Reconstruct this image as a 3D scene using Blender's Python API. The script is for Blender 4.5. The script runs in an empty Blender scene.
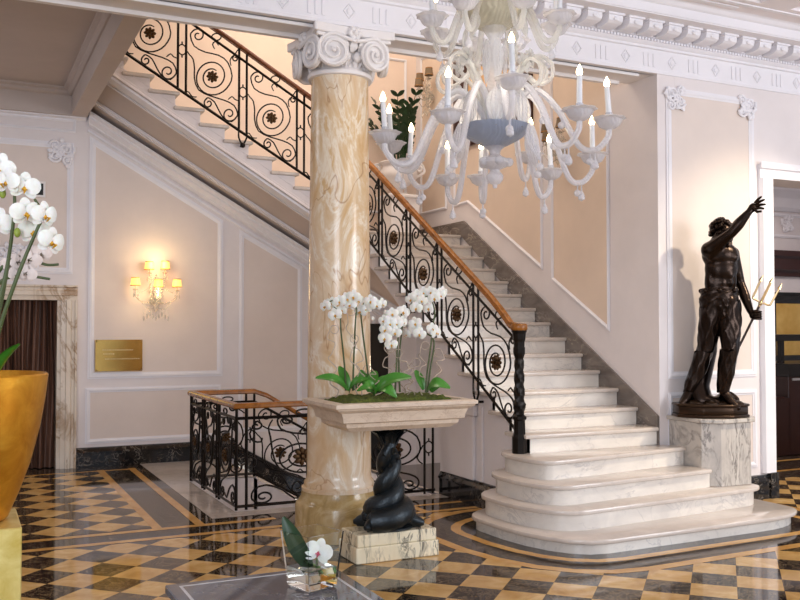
import bpy, bmesh, math, random
from mathutils import Vector, Matrix
R_ = random.Random(7)
SC = bpy.context.scene
COL = SC.collection
PI = math.pi
YAW = 0.448156

# ------------------------------------------------------------------ colour / materials
def lin(c):
    def f(v):
        v /= 255.0
        return v / 12.92 if v <= 0.04045 else ((v + 0.055) / 1.055) ** 2.4
    return (f(c[0]), f(c[1]), f(c[2]), 1.0)

class NT:
    def __init__(s, name):
        s.m = bpy.data.materials.new(name); s.m.use_nodes = True
        s.t = s.m.node_tree; s.t.nodes.clear()
        s.out = s.n('ShaderNodeOutputMaterial'); s.b = s.n('ShaderNodeBsdfPrincipled')
        s.l(s.b.outputs[0], s.out.inputs[0])
    def n(s, k, **kw):
        o = s.t.nodes.new(k)
        for a, v in kw.items(): setattr(o, a, v)
        return o
    def l(s, a, b): s.t.links.new(a, b)
    def coord(s, kind='Object'):
        return s.n('ShaderNodeTexCoord').outputs[kind]
    def set(s, **kw):
        for k, v in kw.items():
            s.b.inputs[k.replace('_', ' ')].default_value = v
    def math(s, op, a, b=None):
        o = s.n('ShaderNodeMath', operation=op)
        for i, x in enumerate((a, b)):
            if x is None: continue
            if isinstance(x, (int, float)): o.inputs[i].default_value = x
            else: s.l(x, o.inputs[i])
        return o.outputs[0]
    def noise(s, vec, scale, detail=4, rough=.55, dist=0.0):
        o = s.n('ShaderNodeTexNoise'); s.l(vec, o.inputs['Vector'])
        o.inputs['Scale'].default_value = scale; o.inputs['Detail'].default_value = detail
        o.inputs['Roughness'].default_value = rough; o.inputs['Distortion'].default_value = dist
        return o
    def ramp(s, fac, stops, interp='LINEAR'):
        o = s.n('ShaderNodeValToRGB'); s.l(fac, o.inputs[0]); o.color_ramp.interpolation = interp
        e = o.color_ramp.elements
        while len(e) < len(stops): e.new(0.5)
        for i, (p, c) in enumerate(stops): e[i].position = p; e[i].color = c
        return o.outputs[0]
    def mix(s, fac, a, b, mode='MIX'):
        o = s.n('ShaderNodeMix', data_type='RGBA', blend_type=mode)
        if isinstance(fac, (int, float)): o.inputs[0].default_value = fac
        else: s.l(fac, o.inputs[0])
        for i, x in ((6, a), (7, b)):
            if isinstance(x, tuple): o.inputs[i].default_value = x
            else: s.l(x, o.inputs[i])
        return o.outputs[2]
    def bump(s, h, strength=.2, dist=.01):
        o = s.n('ShaderNodeBump'); s.l(h, o.inputs['Height'])
        o.inputs['Strength'].default_value = strength; o.inputs['Distance'].default_value = dist
        s.l(o.outputs[0], s.b.inputs['Normal'])

def paint(name, c, rough=.6, var=.04, bump=.03):
    t = NT(name); v = t.coord()
    n = t.noise(v, 2.2, 5, .6)
    c1 = lin(c); c2 = tuple(x * (1 - var * 2) for x in c1[:3]) + (1,)
    t.l(t.ramp(n.outputs[0], [(.3, c2), (.7, c1)]), t.b.inputs['Base Color'])
    t.set(Roughness=rough, Specular_IOR_Level=.3)
    nb = t.noise(v, 60, 3)
    t.bump(nb.outputs[0], bump, .004)
    return t.m

def plain(name, c, rough=.5, metal=0.0, spec=.5, bump=0, bscale=40, bdist=.004):
    t = NT(name); v = t.coord()
    n = t.noise(v, 9, 3)
    c1 = lin(c); c2 = tuple(x * .86 for x in c1[:3]) + (1,)
    t.l(t.ramp(n.outputs[0], [(.3, c2), (.7, c1)]), t.b.inputs['Base Color'])
    t.set(Roughness=rough, Metallic=metal, Specular_IOR_Level=spec)
    if bump: t.bump(t.noise(v, bscale, 4).outputs[0], bump, bdist)
    return t.m

def marble(name, base, base2, vein, vscale=2.0, width=.035, rough=.2, nscale=2.5, stretch=(1, 1, 1), amount=1.0, rot=(0, 0, 0), spec=.5):
    t = NT(name); v = t.coord()
    mp = t.n('ShaderNodeMapping'); t.l(v, mp.inputs[0]); mp.inputs['Scale'].default_value = stretch; mp.inputs['Rotation'].default_value = rot
    v = mp.outputs[0]
    cloud = t.noise(v, nscale, 6, .6, .6)
    bc = t.ramp(cloud.outputs[0], [(.3, lin(base2)), (.68, lin(base))])
    w = t.noise(v, vscale, 8, .62, 1.6)
    d = t.math('ABSOLUTE', t.math('SUBTRACT', w.outputs[0], .5))
    m1 = t.ramp(d, [(0, (1, 1, 1, 1)), (width, (0, 0, 0, 1))])
    patch = t.ramp(t.noise(v, vscale * .8, 3).outputs[0], [(.4, (0, 0, 0, 1)), (.62, (amount,) * 3 + (1,))])
    k = t.mix(1.0, m1, patch, 'MULTIPLY')
    t.l(t.mix(k, bc, lin(vein)), t.b.inputs['Base Color'])
    t.set(Roughness=rough, Specular_IOR_Level=spec)
    return t.m

M = {}
M['wall'] = paint('wall_paint', (232, 225, 225))
M['panel'] = paint('panel_paint', (229, 216, 208))
M['peach'] = paint('peach_paint', (240, 220, 204))  # upper stair hall paint with the warm light put into its colour
M['peach_panel'] = paint('peach_panel_paint', (232, 212, 194))
M['white'] = paint('white_plaster', (240, 236, 236), .55, .02)
M['trimw'] = paint('trim_plaster', (238, 236, 241), .55, .03)
M['taupe'] = paint('taupe_plaster', (196, 184, 178), .6)  # holds the shade of the left coffered ceiling in its colour
M['ceil'] = paint('ceiling_plaster', (240, 234, 236), .7)
M['carrara'] = marble('carrara_marble', (236, 229, 219), (216, 209, 201), (190, 184, 180), 2.6, .03, .22, 3, (1, 1, 1.6), .8)
M['tread'] = marble('tread_marble', (216, 205, 195), (198, 187, 178), (184, 174, 168), 2.2, .025, .14, 3.4, (1, 1, 1), .45)
M['pedestal'] = marble('pedestal_marble', (206, 199, 190), (180, 173, 166), (104, 98, 95), 3.0, .06, .25, 2.5, (3.2, 1, 1.0), .9, (.3, .75, .2))
M['skirt'] = marble('grey_marble', (126, 116, 108), (92, 84, 80), (190, 178, 164), 1.6, .018, .2, 5, (1, .8, 2.2), .8, (.5, 0, 0))
M['blackm'] = marble('black_marble', (30, 27, 26), (16, 15, 15), (150, 140, 128), 7, .025, .1, 6, (1, 1, 1), .8)
M['kerb'] = marble('pale_marble', (206, 196, 188), (186, 176, 170), (140, 132, 128), 2.5, .03, .1, 3, (1, 1, 1), .5)
M['onyx'] = None
M['doorm'] = marble('cream_marble', (238, 228, 214), (214, 198, 178), (150, 110, 60), 2.2, .05, .2, 2, (1, 1, .45), .9)
M['basin'] = marble('beige_marble', (222, 204, 184), (204, 184, 164), (170, 142, 116), 6, .03, .3, 9, (1, 1, 2), .6)
M['breccia'] = marble('veined_cream_marble', (236, 226, 198), (226, 212, 180), (70, 70, 66), 4.5, .06, .18, 4, (2.4, 2.4, .7), 1.0)
M['iron'] = plain('black_iron', (34, 29, 26), .38, .7, .5, .15)
M['ironl'] = plain('bronzed_iron', (86, 62, 38), .4, .8, .5, .2)
M['bronze'] = plain('dark_bronze', (44, 33, 27), .27, .85, .5, .25, 30, .006)
M['bronze2'] = plain('bronze_plinth', (58, 42, 30), .35, .8, .5, .15)
M['blackbronze'] = plain('black_bronze', (52, 58, 62), .3, .75, .5, .6, 60, .006)
M['brass'] = plain('polished_brass', (216, 176, 98), .14, 1.0)
M['palebrass'] = plain('pale_brass', (214, 186, 140), .3, .9)
M['green'] = plain('orchid_leaf', (70, 140, 44), .3, 0, .5, .1)
M['dkgreen'] = plain('dark_leaf', (28, 60, 26), .35)
M['stemg'] = plain('orchid_stem', (74, 88, 44), .5)
M['twig'] = plain('pale_twig', (196, 178, 160), .7)
M['petal'] = None
M['black'] = plain('black_lacquer', (14, 13, 13), .35)
M['darkwood'] = plain('dark_mahogany', (58, 24, 18), .3, 0, .5)
M['candle'] = plain('candle_sleeve', (232, 234, 238), .45)
M['silver'] = plain('tarnished_silver', (168, 160, 150), .3, .9)
M['pink'] = plain('orchid_lip_pink', (206, 70, 96), .5)
M['yellow'] = plain('orchid_lip_yellow', (224, 168, 40), .5)
M['bud'] = plain('green_bud', (150, 168, 66), .5)

def special():
    # onyx column: honey coloured with cloudy pale swirls
    t = NT('honey_onyx'); v = t.coord()
    mp = t.n('ShaderNodeMapping'); t.l(v, mp.inputs[0]); mp.inputs['Scale'].default_value = (1, 1, .45)
    w = t.noise(mp.outputs[0], 3.2, 7, .6, 2.4)
    c = t.ramp(w.outputs[0], [(.28, lin((198, 152, 98))), (.42, lin((216, 180, 132))), (.52, lin((224, 198, 160))), (.58, lin((240, 228, 208))), (.64, lin((218, 186, 140))), (.8, lin((204, 158, 104)))])
    big = t.noise(mp.outputs[0], 1.1, 4)
    c = t.mix(t.ramp(big.outputs[0], [(.38, (0, 0, 0, 1)), (.66, (.75, .75, .75, 1))]), c, lin((226, 212, 196)))
    cr = t.noise(mp.outputs[0], 2.0, 3, .5, 1.0)
    d = t.math('ABSOLUTE', t.math('SUBTRACT', cr.outputs[0], .5))
    c = t.mix(t.ramp(d, [(0, (.7, .7, .7, 1)), (.006, (0, 0, 0, 1))]), c, lin((170, 122, 80)))
    t.l(c, t.b.inputs['Base Color']); t.set(Roughness=.18)
    M['onyx'] = t.m
    t = NT('olive_onyx'); v = t.coord()
    w = t.noise(v, 5, 7, .6, 1.8)
    t.l(t.ramp(w.outputs[0], [(.3, lin((150, 122, 72))), (.5, lin((184, 156, 104))), (.7, lin((206, 184, 140)))]), t.b.inputs['Base Color']); t.set(Roughness=.2)
    M['onyxbase'] = t.m
    # diagonal checker floor
    t = NT('checker_marble'); v = t.coord()
    T = .27
    def dot(vec):
        o = t.n('ShaderNodeVectorMath', operation='DOT_PRODUCT'); t.l(v, o.inputs[0]); o.inputs[1].default_value = vec
        return o.outputs['Value']
    p = t.math('DIVIDE', t.math('SUBTRACT', dot((.70711, .70711, 0)), 6.05), T)
    q = t.math('DIVIDE', t.math('SUBTRACT', dot((.70711, -.70711, 0)), .075), T)
    fp, fq = t.math('FLOOR', p), t.math('FLOOR', q)
    par = t.math('FLOORED_MODULO', t.math('ADD', fp, fq), 2.0)
    par = t.math('GREATER_THAN', par, .5)
    cb = t.n('ShaderNodeCombineXYZ'); t.l(fp, cb.inputs[0]); t.l(fq, cb.inputs[1])
    wn = t.n('ShaderNodeTexWhiteNoise', noise_dimensions='3D'); t.l(cb.outputs[0], wn.inputs[0])
    n1 = t.noise(v, 5, 6, .6, .8)
    cream = t.ramp(n1.outputs[0], [(.3, lin((190, 146, 84))), (.55, lin((214, 176, 114))), (.75, lin((230, 196, 142)))])
    cream = t.mix(t.math('MULTIPLY', wn.outputs[0], .35), cream, lin((186, 138, 78)))
    n2 = t.noise(v, 9, 8, .7, 1.6)
    d = t.math('ABSOLUTE', t.math('SUBTRACT', n2.outputs[0], .5))
    dark = t.mix(t.ramp(d, [(0, (.75, .75, .75, 1)), (.022, (0, 0, 0, 1))]), t.mix(wn.outputs[0], lin((24, 18, 15)), lin((46, 35, 29))), lin((176, 150, 112)))
    c = t.mix(par, cream, dark)
    # thin joints
    def edge(x):
        fr = t.math('FRACT', x); return t.math('MINIMUM', fr, t.math('SUBTRACT', 1.0, fr))
    e = t.math('LESS_THAN', t.math('MINIMUM', edge(p), edge(q)), .006)
    c = t.mix(t.math('MULTIPLY', e, .5), c, lin((60, 44, 30)))
    t.l(c, t.b.inputs['Base Color']); t.set(Roughness=.06, Specular_IOR_Level=.38)
    M['checker'] = t.m
    # dark floor marble with pale veins
    t = NT('emperador_marble'); v = t.coord()
    n2 = t.noise(v, 5, 8, .7, 1.6)
    d = t.math('ABSOLUTE', t.math('SUBTRACT', n2.outputs[0], .5))
    base = t.ramp(t.noise(v, 3, 4).outputs[0], [(.3, lin((28, 22, 19))), (.7, lin((50, 42, 36)))])
    t.l(t.mix(t.ramp(d, [(0, (.7, .7, .7, 1)), (.018, (0, 0, 0, 1))]), base, lin((160, 140, 112))), t.b.inputs['Base Color'])
    t.set(Roughness=.06, Specular_IOR_Level=.38); M['emperador'] = t.m
    t = NT('honey_marble'); v = t.coord()
    t.l(t.ramp(t.noise(v, 4, 6, .6).outputs[0], [(.3, lin((190, 138, 70))), (.7, lin((216, 172, 104)))]), t.b.inputs['Base Color'])
    t.set(Roughness=.1); M['honey'] = t.m
    # handrail wood
    t = NT('polished_wood'); v = t.coord()
    n = t.noise(v, 14, 5, .6, .4)
    t.l(t.ramp(n.outputs[0], [(.3, lin((118, 70, 24))), (.7, lin((166, 104, 40)))]), t.b.inputs['Base Color']); t.set(Roughness=.22); M['wood'] = t.m
    t = NT('red_brown_wood'); v = t.coord()
    n = t.noise(v, 14, 5, .6, .4)
    t.l(t.ramp(n.outputs[0], [(.3, lin((84, 42, 22))), (.7, lin((124, 68, 36)))]), t.b.inputs['Base Color']); t.set(Roughness=.25); M['wood2'] = t.m
    # gold leaf
    t = NT('gold_leaf'); v = t.coord()
    n = t.noise(v, 9, 6, .65, .5)
    t.l(t.ramp(n.outputs[0], [(.3, lin((196, 128, 26))), (.6, lin((226, 164, 52))), (.8, lin((238, 196, 96)))]), t.b.inputs['Base Color'])
    t.set(Metallic=.75, Roughness=.36); t.bump(t.noise(v, 26, 5).outputs[0], .25, .004); M['gold'] = t.m
    t = NT('pale_gold_leaf'); v = t.coord()
    n = t.noise(v, 8, 6, .65, .5)
    t.l(t.ramp(n.outputs[0], [(.3, lin((206, 182, 88))), (.6, lin((232, 216, 140))), (.8, lin((244, 236, 186)))]), t.b.inputs['Base Color'])
    t.set(Metallic=.6, Roughness=.4); t.bump(t.noise(v, 30, 4).outputs[0], .2, .003); M['palegold'] = t.m
    # petals
    t = NT('white_petal'); v = t.coord()
    t.l(t.ramp(t.noise(v, 30, 3).outputs[0], [(.3, lin((238, 234, 222))), (.7, lin((252, 250, 246)))]), t.b.inputs['Base Color'])
    t.set(Roughness=.5, Subsurface_Weight=.15, Subsurface_Scale=.01); M['petal'] = t.m
    t = NT('faded_petal'); v = t.coord()
    t.l(t.ramp(t.noise(v, 30, 3).outputs[0], [(.3, lin((222, 204, 196))), (.7, lin((240, 228, 222)))]), t.b.inputs['Base Color'])
    t.set(Roughness=.5); M['faded'] = t.m
    # moss
    t = NT('moss'); v = t.coord()
    t.l(t.ramp(t.noise(v, 40, 6, .7).outputs[0], [(.3, lin((50, 62, 18))), (.6, lin((96, 108, 34))), (.8, lin((128, 130, 52)))]), t.b.inputs['Base Color'])
    t.set(Roughness=.95); t.bump(t.noise(v, 70, 5).outputs[0], 1.0, .02); M['moss'] = t.m
    # glasses
    def glass(name, c, tr, rough, alpha, milky=0.0, ior=1.45):
        t = NT(name); v = t.coord()
        t.l(t.ramp(t.noise(v, 20, 4).outputs[0], [(.3, tuple(x * .85 for x in lin(c)[:3]) + (1,)), (.7, lin(c))]), t.b.inputs['Base Color'])
        t.set(Transmission_Weight=tr, Roughness=rough, Alpha=alpha, IOR=ior, Specular_IOR_Level=.7)
        wv = t.n('ShaderNodeTexWave'); t.l(v, wv.inputs[0]); wv.inputs['Scale'].default_value = 22; wv.inputs['Distortion'].default_value = 3.0; wv.bands_direction = 'DIAGONAL'
        t.bump(wv.outputs['Fac'], .45, .006)
        if milky:
            tl = t.n('ShaderNodeBsdfTranslucent'); tl.inputs[0].default_value = (.97, .97, 1, 1)
            mx = t.n('ShaderNodeMixShader'); mx.inputs[0].default_value = milky
            t.l(t.b.outputs[0], mx.inputs[1]); t.l(tl.outputs[0], mx.inputs[2]); t.l(mx.outputs[0], t.out.inputs[0])
        return t.m
    M['milk'] = glass('milky_blown_glass', (240, 240, 247), .25, .08, .68, .18)
    M['clearg'] = glass('ribbed_clear_glass', (244, 244, 246), .4, .06, .5, .12)
    M['goldg'] = glass('straw_tinted_glass', (242, 241, 234), .35, .08, .56, .14)
    M['blueg'] = glass('smoky_blue_glass', (156, 174, 204), .2, .08, .9, .25)
    M['strawbowl'] = glass('straw_smoky_glass', (206, 202, 182), .3, .08, .85, .12)
    M['crystal'] = glass('cut_crystal', (250, 244, 232), .6, .04, .7)
    t = NT('vase_glass'); t.set(Base_Color=(.97, .99, .98, 1), Transmission_Weight=1.0, Roughness=.0, IOR=1.2); M['vase'] = t.m
    t = NT('water'); t.set(Base_Color=(.95, .98, .97, 1), Transmission_Weight=1.0, Roughness=.0, IOR=1.2); M['water'] = t.m
    def glow(name, c, s):
        t = NT(name); t.set(Base_Color=lin(c), Emission_Color=lin(c), Emission_Strength=s); return t.m
    M['bulb'] = glow('lit_bulb', (255, 226, 176), 14)
    M['shade'] = glow('lit_lamp_shade', (250, 196, 104), 1.5)
    M['shadecap'] = plain('shade_trim', (176, 122, 56), .6)
    M['dimshade'] = plain('taupe_lamp_shade', (128, 108, 84), .8)
    # curtain
    t = NT('striped_brown_drape'); v = t.coord()
    mp = t.n('ShaderNodeMapping'); t.l(v, mp.inputs[0]); mp.inputs['Scale'].default_value = (40, 1, .6)
    t.l(t.ramp(t.noise(mp.outputs[0], 1.6, 5).outputs[0], [(.35, lin((52, 32, 24))), (.55, lin((98, 66, 50))), (.7, lin((140, 104, 84)))]), t.b.inputs['Base Color'])
    t.set(Roughness=.55); M['drape'] = t.m
    t = NT('polished_grey_stone'); v = t.coord()
    t.l(t.ramp(t.noise(v, 5, 6, .6, 1.).outputs[0], [(.3, lin((66, 68, 76))), (.7, lin((104, 104, 112)))]), t.b.inputs['Base Color']); t.set(Roughness=.04, Specular_IOR_Level=.9); M['tabletop'] = t.m
    t = NT('pale_inlay'); t.set(Base_Color=lin((196, 196, 198)), Roughness=.08); M['inlay'] = t.m
    t = NT('mirror_tan'); t.set(Base_Color=lin((214, 176, 128)), Metallic=.3, Roughness=.3); M['canvas'] = t.m  # tan base colour stands in for a warm reflection
    t = NT('ochre_canvas'); v = t.coord(); t.l(t.ramp(t.noise(v, 3, 5).outputs[0], [(.3, lin((196, 150, 64))), (.7, lin((226, 190, 110)))]), t.b.inputs['Base Color']); t.set(Roughness=.6); M['ochre'] = t.m
special()

# ------------------------------------------------------------------ mesh builder
class MB:
    def __init__(s): s.bm = bmesh.new()
    def face(s, vs, mi=0):
        try:
            f = s.bm.faces.new(vs); f.material_index = mi; return f
        except ValueError: return None
    def poly(s, pts, mi=0): return s.face([s.bm.verts.new(p) for p in pts], mi)
    def box(s, x0, x1, y0, y1, z0, z1, mi=0):
        P = [(x, y, z) for z in (z0, z1) for y in (y0, y1) for x in (x0, x1)]
        v = [s.bm.verts.new(p) for p in P]
        for f in ((0, 2, 3, 1), (4, 5, 7, 6), (0, 1, 5, 4), (2, 6, 7, 3), (0, 4, 6, 2), (1, 3, 7, 5)): s.face([v[i] for i in f], mi)
        return s
    def prism(s, poly, axis, a, b, mi=0):
        """poly: 2-D outline, extruded along axis ('x','y','z') from a to b"""
        def P(p, t):
            return {'x': (t, p[0], p[1]), 'y': (p[0], t, p[1]), 'z': (p[0], p[1], t)}[axis]
        A = [s.bm.verts.new(P(p, a)) for p in poly]; B = [s.bm.verts.new(P(p, b)) for p in poly]
        s.face(A, mi); s.face(B[::-1], mi); n = len(poly)
        for i in range(n): s.face([A[i], B[i], B[(i + 1) % n], A[(i + 1) % n]], mi)
        return s
    def tube(s, pts, r, n=8, cap=True, flat=None, mi=0):
        """sweep a circle (r number or list) along a polyline"""
        pts = [Vector(p) for p in pts]; m = len(pts)
        rr = r if isinstance(r, (list, tuple)) else [r] * m
        t0 = (pts[1] - pts[0]).normalized()
        ref = Vector((0, 0, 1)) if abs(t0.z) < .9 else Vector((1, 0, 0))
        nrm = (ref - t0 * ref.dot(t0)).normalized(); rings = []
        for i in range(m):
            t = ((pts[min(i + 1, m - 1)] - pts[max(i - 1, 0)]))
            t = t.normalized() if t.length > 1e-9 else t0
            nrm = nrm - t * nrm.dot(t)
            nrm = nrm.normalized() if nrm.length > 1e-6 else t.orthogonal().normalized()
            bn = t.cross(nrm); ring = []
            for k in range(n):
                a = 2 * PI * k / n
                ring.append(s.bm.verts.new(pts[i] + (nrm * math.cos(a) + bn * math.sin(a)) * rr[i]))
            rings.append(ring)
        for i in range(m - 1):
            for k in range(n):
                s.face([rings[i][k], rings[i][(k + 1) % n], rings[i + 1][(k + 1) % n], rings[i + 1][k]], mi)
        if cap:
            s.face(rings[0][::-1], mi); s.face(rings[-1], mi)
        return s
    def lathe(s, prof, c=(0, 0, 0), n=24, ribs=0, amp=0, mi=0, cap=True, rot=None):
        """prof: list of (radius, z)"""
        rings = []; c = Vector(c)
        for (r, z) in prof:
            ring = []
            for k in range(n):
                a = 2 * PI * k / n; q = r * (1 + amp * math.cos(ribs * a)) if ribs else r
                p = Vector((q * math.cos(a), q * math.sin(a), z))
                if rot: p = rot @ p
                ring.append(s.bm.verts.new(c + p))
            rings.append(ring)
        for i in range(len(rings) - 1):
            for k in range(n):
                s.face([rings[i][k], rings[i][(k + 1) % n], rings[i + 1][(k + 1) % n], rings[i + 1][k]], mi)
        if cap:
            if prof[0][0] > 1e-5: s.face(rings[0][::-1], mi)
            if prof[-1][0] > 1e-5: s.face(rings[-1], mi)
        return s
    def ell(s, c, r, rot=None, n=12, m=8, mi=0):
        c = Vector(c); rings = []
        if not isinstance(r, (tuple, list)): r = (r, r, r)
        def T(p):
            p = Vector((p[0] * r[0], p[1] * r[1], p[2] * r[2]))
            return c + (rot @ p if rot else p)
        top = s.bm.verts.new(T((0, 0, 1))); bot = s.bm.verts.new(T((0, 0, -1)))
        for i in range(1, m):
            a = PI * i / m
            rings.append([s.bm.verts.new(T((math.sin(a) * math.cos(2 * PI * k / n), math.sin(a) * math.sin(2 * PI * k / n), math.cos(a)))) for k in range(n)])
        for k in range(n):
            s.face([top, rings[0][k], rings[0][(k + 1) % n]], mi); s.face([bot, rings[-1][(k + 1) % n], rings[-1][k]], mi)
        for i in range(m - 2):
            for k in range(n): s.face([rings[i][k], rings[i + 1][k], rings[i + 1][(k + 1) % n], rings[i][(k + 1) % n]], mi)
        return s
    def grid(s, fn, nu, nv, mi=0, closed=False):
        V = [[s.bm.verts.new(fn(i / nu, j / nv)) for j in range(nv + 1)] for i in range(nu + 1)]
        for i in range(nu):
            for j in range(nv): s.face([V[i][j], V[i + 1][j], V[i + 1][j + 1], V[i][j + 1]], mi)
        return s
    def leaf(s, base, tip, width, up=(0, 0, 1), bend=.0, fold=.15, th=.002, nu=10, mi=0, roundtip=.0, curve=None):
        """a thick leaf blade from base to tip; bend lifts its middle along up"""
        b, t = Vector(base), Vector(tip); ax = t - b; L = ax.length; ax.normalize()
        up = Vector(up); side = ax.cross(up)
        side = side.normalized() if side.length > 1e-5 else ax.orthogonal().normalized()
        nor = side.cross(ax).normalized()
        def fn(u, v, off):
            w = width * (math.sin(PI * min(1, u * .92 + .06)) ** (.75 - roundtip * .3))
            k = (v - .5) * 2
            p = b + ax * (L * u) + nor * (math.sin(PI * u) * bend) + side * (k * w * .5) + nor * (abs(k) * fold * w * .5 + off)
            return p
        s.grid(lambda u, v: fn(u, v, th), nu, 4, mi); s.grid(lambda u, v: fn(u, 1 - v, -th), nu, 4, mi)
        return s
    def weld(s, d=1e-5): bmesh.ops.remove_doubles(s.bm, verts=s.bm.verts, dist=d); return s
    def bevel(s, w, seg=2, ang=.6):
        s.weld()
        ed = [e for e in s.bm.edges if len(e.link_faces) == 2 and e.calc_face_angle(0) > ang]
        bmesh.ops.bevel(s.bm, geom=ed, offset=w, segments=seg, affect='EDGES', profile=.5, clamp_overlap=True)
        return s
    def build(s, name, mat, parent=None, smooth=True, kind=None, angle=.7, base=None):
        bmesh.ops.recalc_face_normals(s.bm, faces=s.bm.faces)
        if parent is not None: off = wloc(parent)
        elif base is not None: off = Vector(base)
        else:
            xs = [v.co for v in s.bm.verts]
            lo = Vector([min(c[i] for c in xs) for i in range(3)]); hi = Vector([max(c[i] for c in xs) for i in range(3)])
            off = Vector(((lo.x + hi.x) / 2, (lo.y + hi.y) / 2, lo.z))
        if kind == 'structure': off = Vector((0, 0, 0))
        bmesh.ops.translate(s.bm, verts=s.bm.verts, vec=-off)
        me = bpy.data.meshes.new(name); s.bm.to_mesh(me); s.bm.free()
        for mm in (mat if isinstance(mat, (list, tuple)) else [mat]): me.materials.append(mm)
        if smooth:
            for p in me.polygons: p.use_smooth = True
            try: me.set_sharp_from_angle(angle=angle)
            except Exception: pass
        o = bpy.data.objects.new(name, me); COL.objects.link(o)
        if parent is not None: o.parent = parent
        else: o.location = off
        if kind: o['kind'] = kind
        return o

WL = {}
def wloc(o):
    return WL.get(o.name, wloc(o.parent) if o.parent else Vector(o.location))
def tag(o, label, cat, group=None):
    o['label'] = label; o['category'] = cat
    if group: o['group'] = group
    return o
def thing(name, label, cat, loc, group=None, local=False):
    o = bpy.data.objects.new(name, None); COL.objects.link(o); o.location = loc
    o.empty_display_size = .1
    tag(o, label, cat, group)
    if local: WL[o.name] = Vector((0, 0, 0))     # parts are given in the thing's own frame
    return o
def struct(name, mb, mat, smooth=False): return mb.build(name, mat, None, smooth, 'structure')
def copy_part(src, parent):
    c = src.copy(); COL.objects.link(c); c.parent = parent
    for ch in list(src.children): copy_part(ch, c)
    return c
def copy_thing(src, label=None):
    c = src.copy(); COL.objects.link(c)
    if label: c['label'] = label
    for ch in list(src.children): copy_part(ch, c)
    return c
_tn = [0]
def trim(mb, mat, smooth=False):
    _tn[0] += 1
    return struct('trim_%d' % _tn[0], mb, mat, smooth)

def catmull(P, n=6):
    P = [Vector(p) for p in P]; out = []
    for i in range(len(P) - 1):
        p0, p1, p2, p3 = P[max(i - 1, 0)], P[i], P[i + 1], P[min(i + 2, len(P) - 1)]
        for k in range(n):
            t = k / n
            out.append(.5 * ((2 * p1) + (p2 - p0) * t + (2 * p0 - 5 * p1 + 4 * p2 - p3) * t * t + (3 * p1 - p0 - 3 * p2 + p3) * t ** 3))
    out.append(P[-1]); return out

def bake(o, mods):
    """apply modifiers through the depsgraph"""
    for k, kw in mods:
        m = o.modifiers.new(k, k)
        for a, v in kw.items(): setattr(m, a, v)
    dg = bpy.context.evaluated_depsgraph_get(); dg.update()
    me = bpy.data.meshes.new_from_object(o.evaluated_get(dg), depsgraph=dg)
    old = o.data; o.modifiers.clear(); o.data = me
    for p in me.polygons: p.use_smooth = True
    return o

def loop_frame(mb, pts, normal, w, t, mi=0, beads=0):
    """raised moulding round a closed planar polygon: stepped profile, mitred"""
    P = [Vector(p) for p in pts]; N = Vector(normal).normalized(); n = len(P)
    cen = sum(P, Vector()) / n
    prof = [(0, 0), (0, .55), (.22, .6), (.3, 1), (.6, 1), (.78, .55), (1, .4), (1, 0)]
    rings = []
    for i in range(n):
        a, b, c = P[i - 1], P[i], P[(i + 1) % n]
        d1, d2 = (b - a).normalized(), (c - b).normalized()
        n1, n2 = N.cross(d1), N.cross(d2)
        if n1.dot(cen - b) < 0 and n2.dot(cen - b) < 0: n1, n2 = -n1, -n2
        m = (n1 + n2); m = m / max(m.dot(n1), .2)
        rings.append([mb.bm.verts.new(b + m * (k * w) + N * (h * t)) for k, h in prof])
    for i in range(n):
        A, B = rings[i], rings[(i + 1) % n]
        for k in range(len(prof) - 1): mb.face([A[k], A[k + 1], B[k + 1], B[k]], mi)
    return mb

def moulding(mb, p, q, normal, up, prof):
    """straight moulding from p to q; prof list of (out along normal, along up)"""
    p, q, N, U = Vector(p), Vector(q), Vector(normal), Vector(up)
    A = [mb.bm.verts.new(p + N * a + U * b) for a, b in prof]; B = [mb.bm.verts.new(q + N * a + U * b) for a, b in prof]
    n = len(prof)
    for i in range(n): mb.face([A[i], A[(i + 1) % n], B[(i + 1) % n], B[i]])
    mb.face(A); mb.face(B[::-1])
    return mb
# ================================================================== THE ROOM
r, tr, z0 = .15356, .2687, -.0434
def zk(k): return r * k + z0
Y5 = 6.257
def yk(k): return Y5 + (k - 5) * tr
XR = 5.546          # right wall of the stair
XS = 4.2            # open side of the stair
YF = 6.28           # entrance facade of the stair hall
YB = 11.03          # back wall
LAND = zk(18)
YLAND = yk(18)

# ---- floor: checker field, honey strips, dark bands, pale kerb round the stairwell
mb = MB()
hole = (2.17, 4.15, 7.8, 9.57)
def q(x0, x1, y0, y1, z, mi): mb.poly([(x0, y0, z), (x1, y0, z), (x1, y1, z), (x0, y1, z)], mi)
# base (dark) around the openings; 0 dark,1 checker,2 honey,3 kerb
for x0, x1, y0, y1 in ((-4, 2.17, -4, 11.03), (2.17, 13, -4, 7.8), (4.15, 13, 7.8, 9.57), (2.17, 2.9, 9.57, 11.03), (5.546, 13, 9.57, 11.03)):
    q(x0, x1, y0, y1, 0, 0)
q(-4, 1.4, 11.03, 11.45, 0, 0)
q(-4, 13, -4, 7.03, .0008, 1)
q(-4, 1.40, 7.47, 10.62, .0008, 1)
q(-4, 2.4, 7.05, 7.13, .0012, 2); q(-4, 2.4, 7.36, 7.44, .0012, 2)
q(1.40, 1.475, 7.44, 10.72, .0014, 2); q(1.74, 1.815, 7.44, 10.72, .0014, 2)
q(-4, 1.82, 10.62, 10.68, .0012, 2)
q(1.92, 2.17, 7.6, 11.03, .0016, 3); q(2.17, 4.15, 7.6, 7.8, .0016, 3); q(2.17, 2.9, 9.57, 11.03, .0016, 3)
q(3.0, 4.4, 7.05, 7.12, .0012, 2); q(3.0, 4.25, 7.34, 7.40, .0012, 2); q(3.62, 3.69, 7.12, 7.34, .0012, 2)
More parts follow.
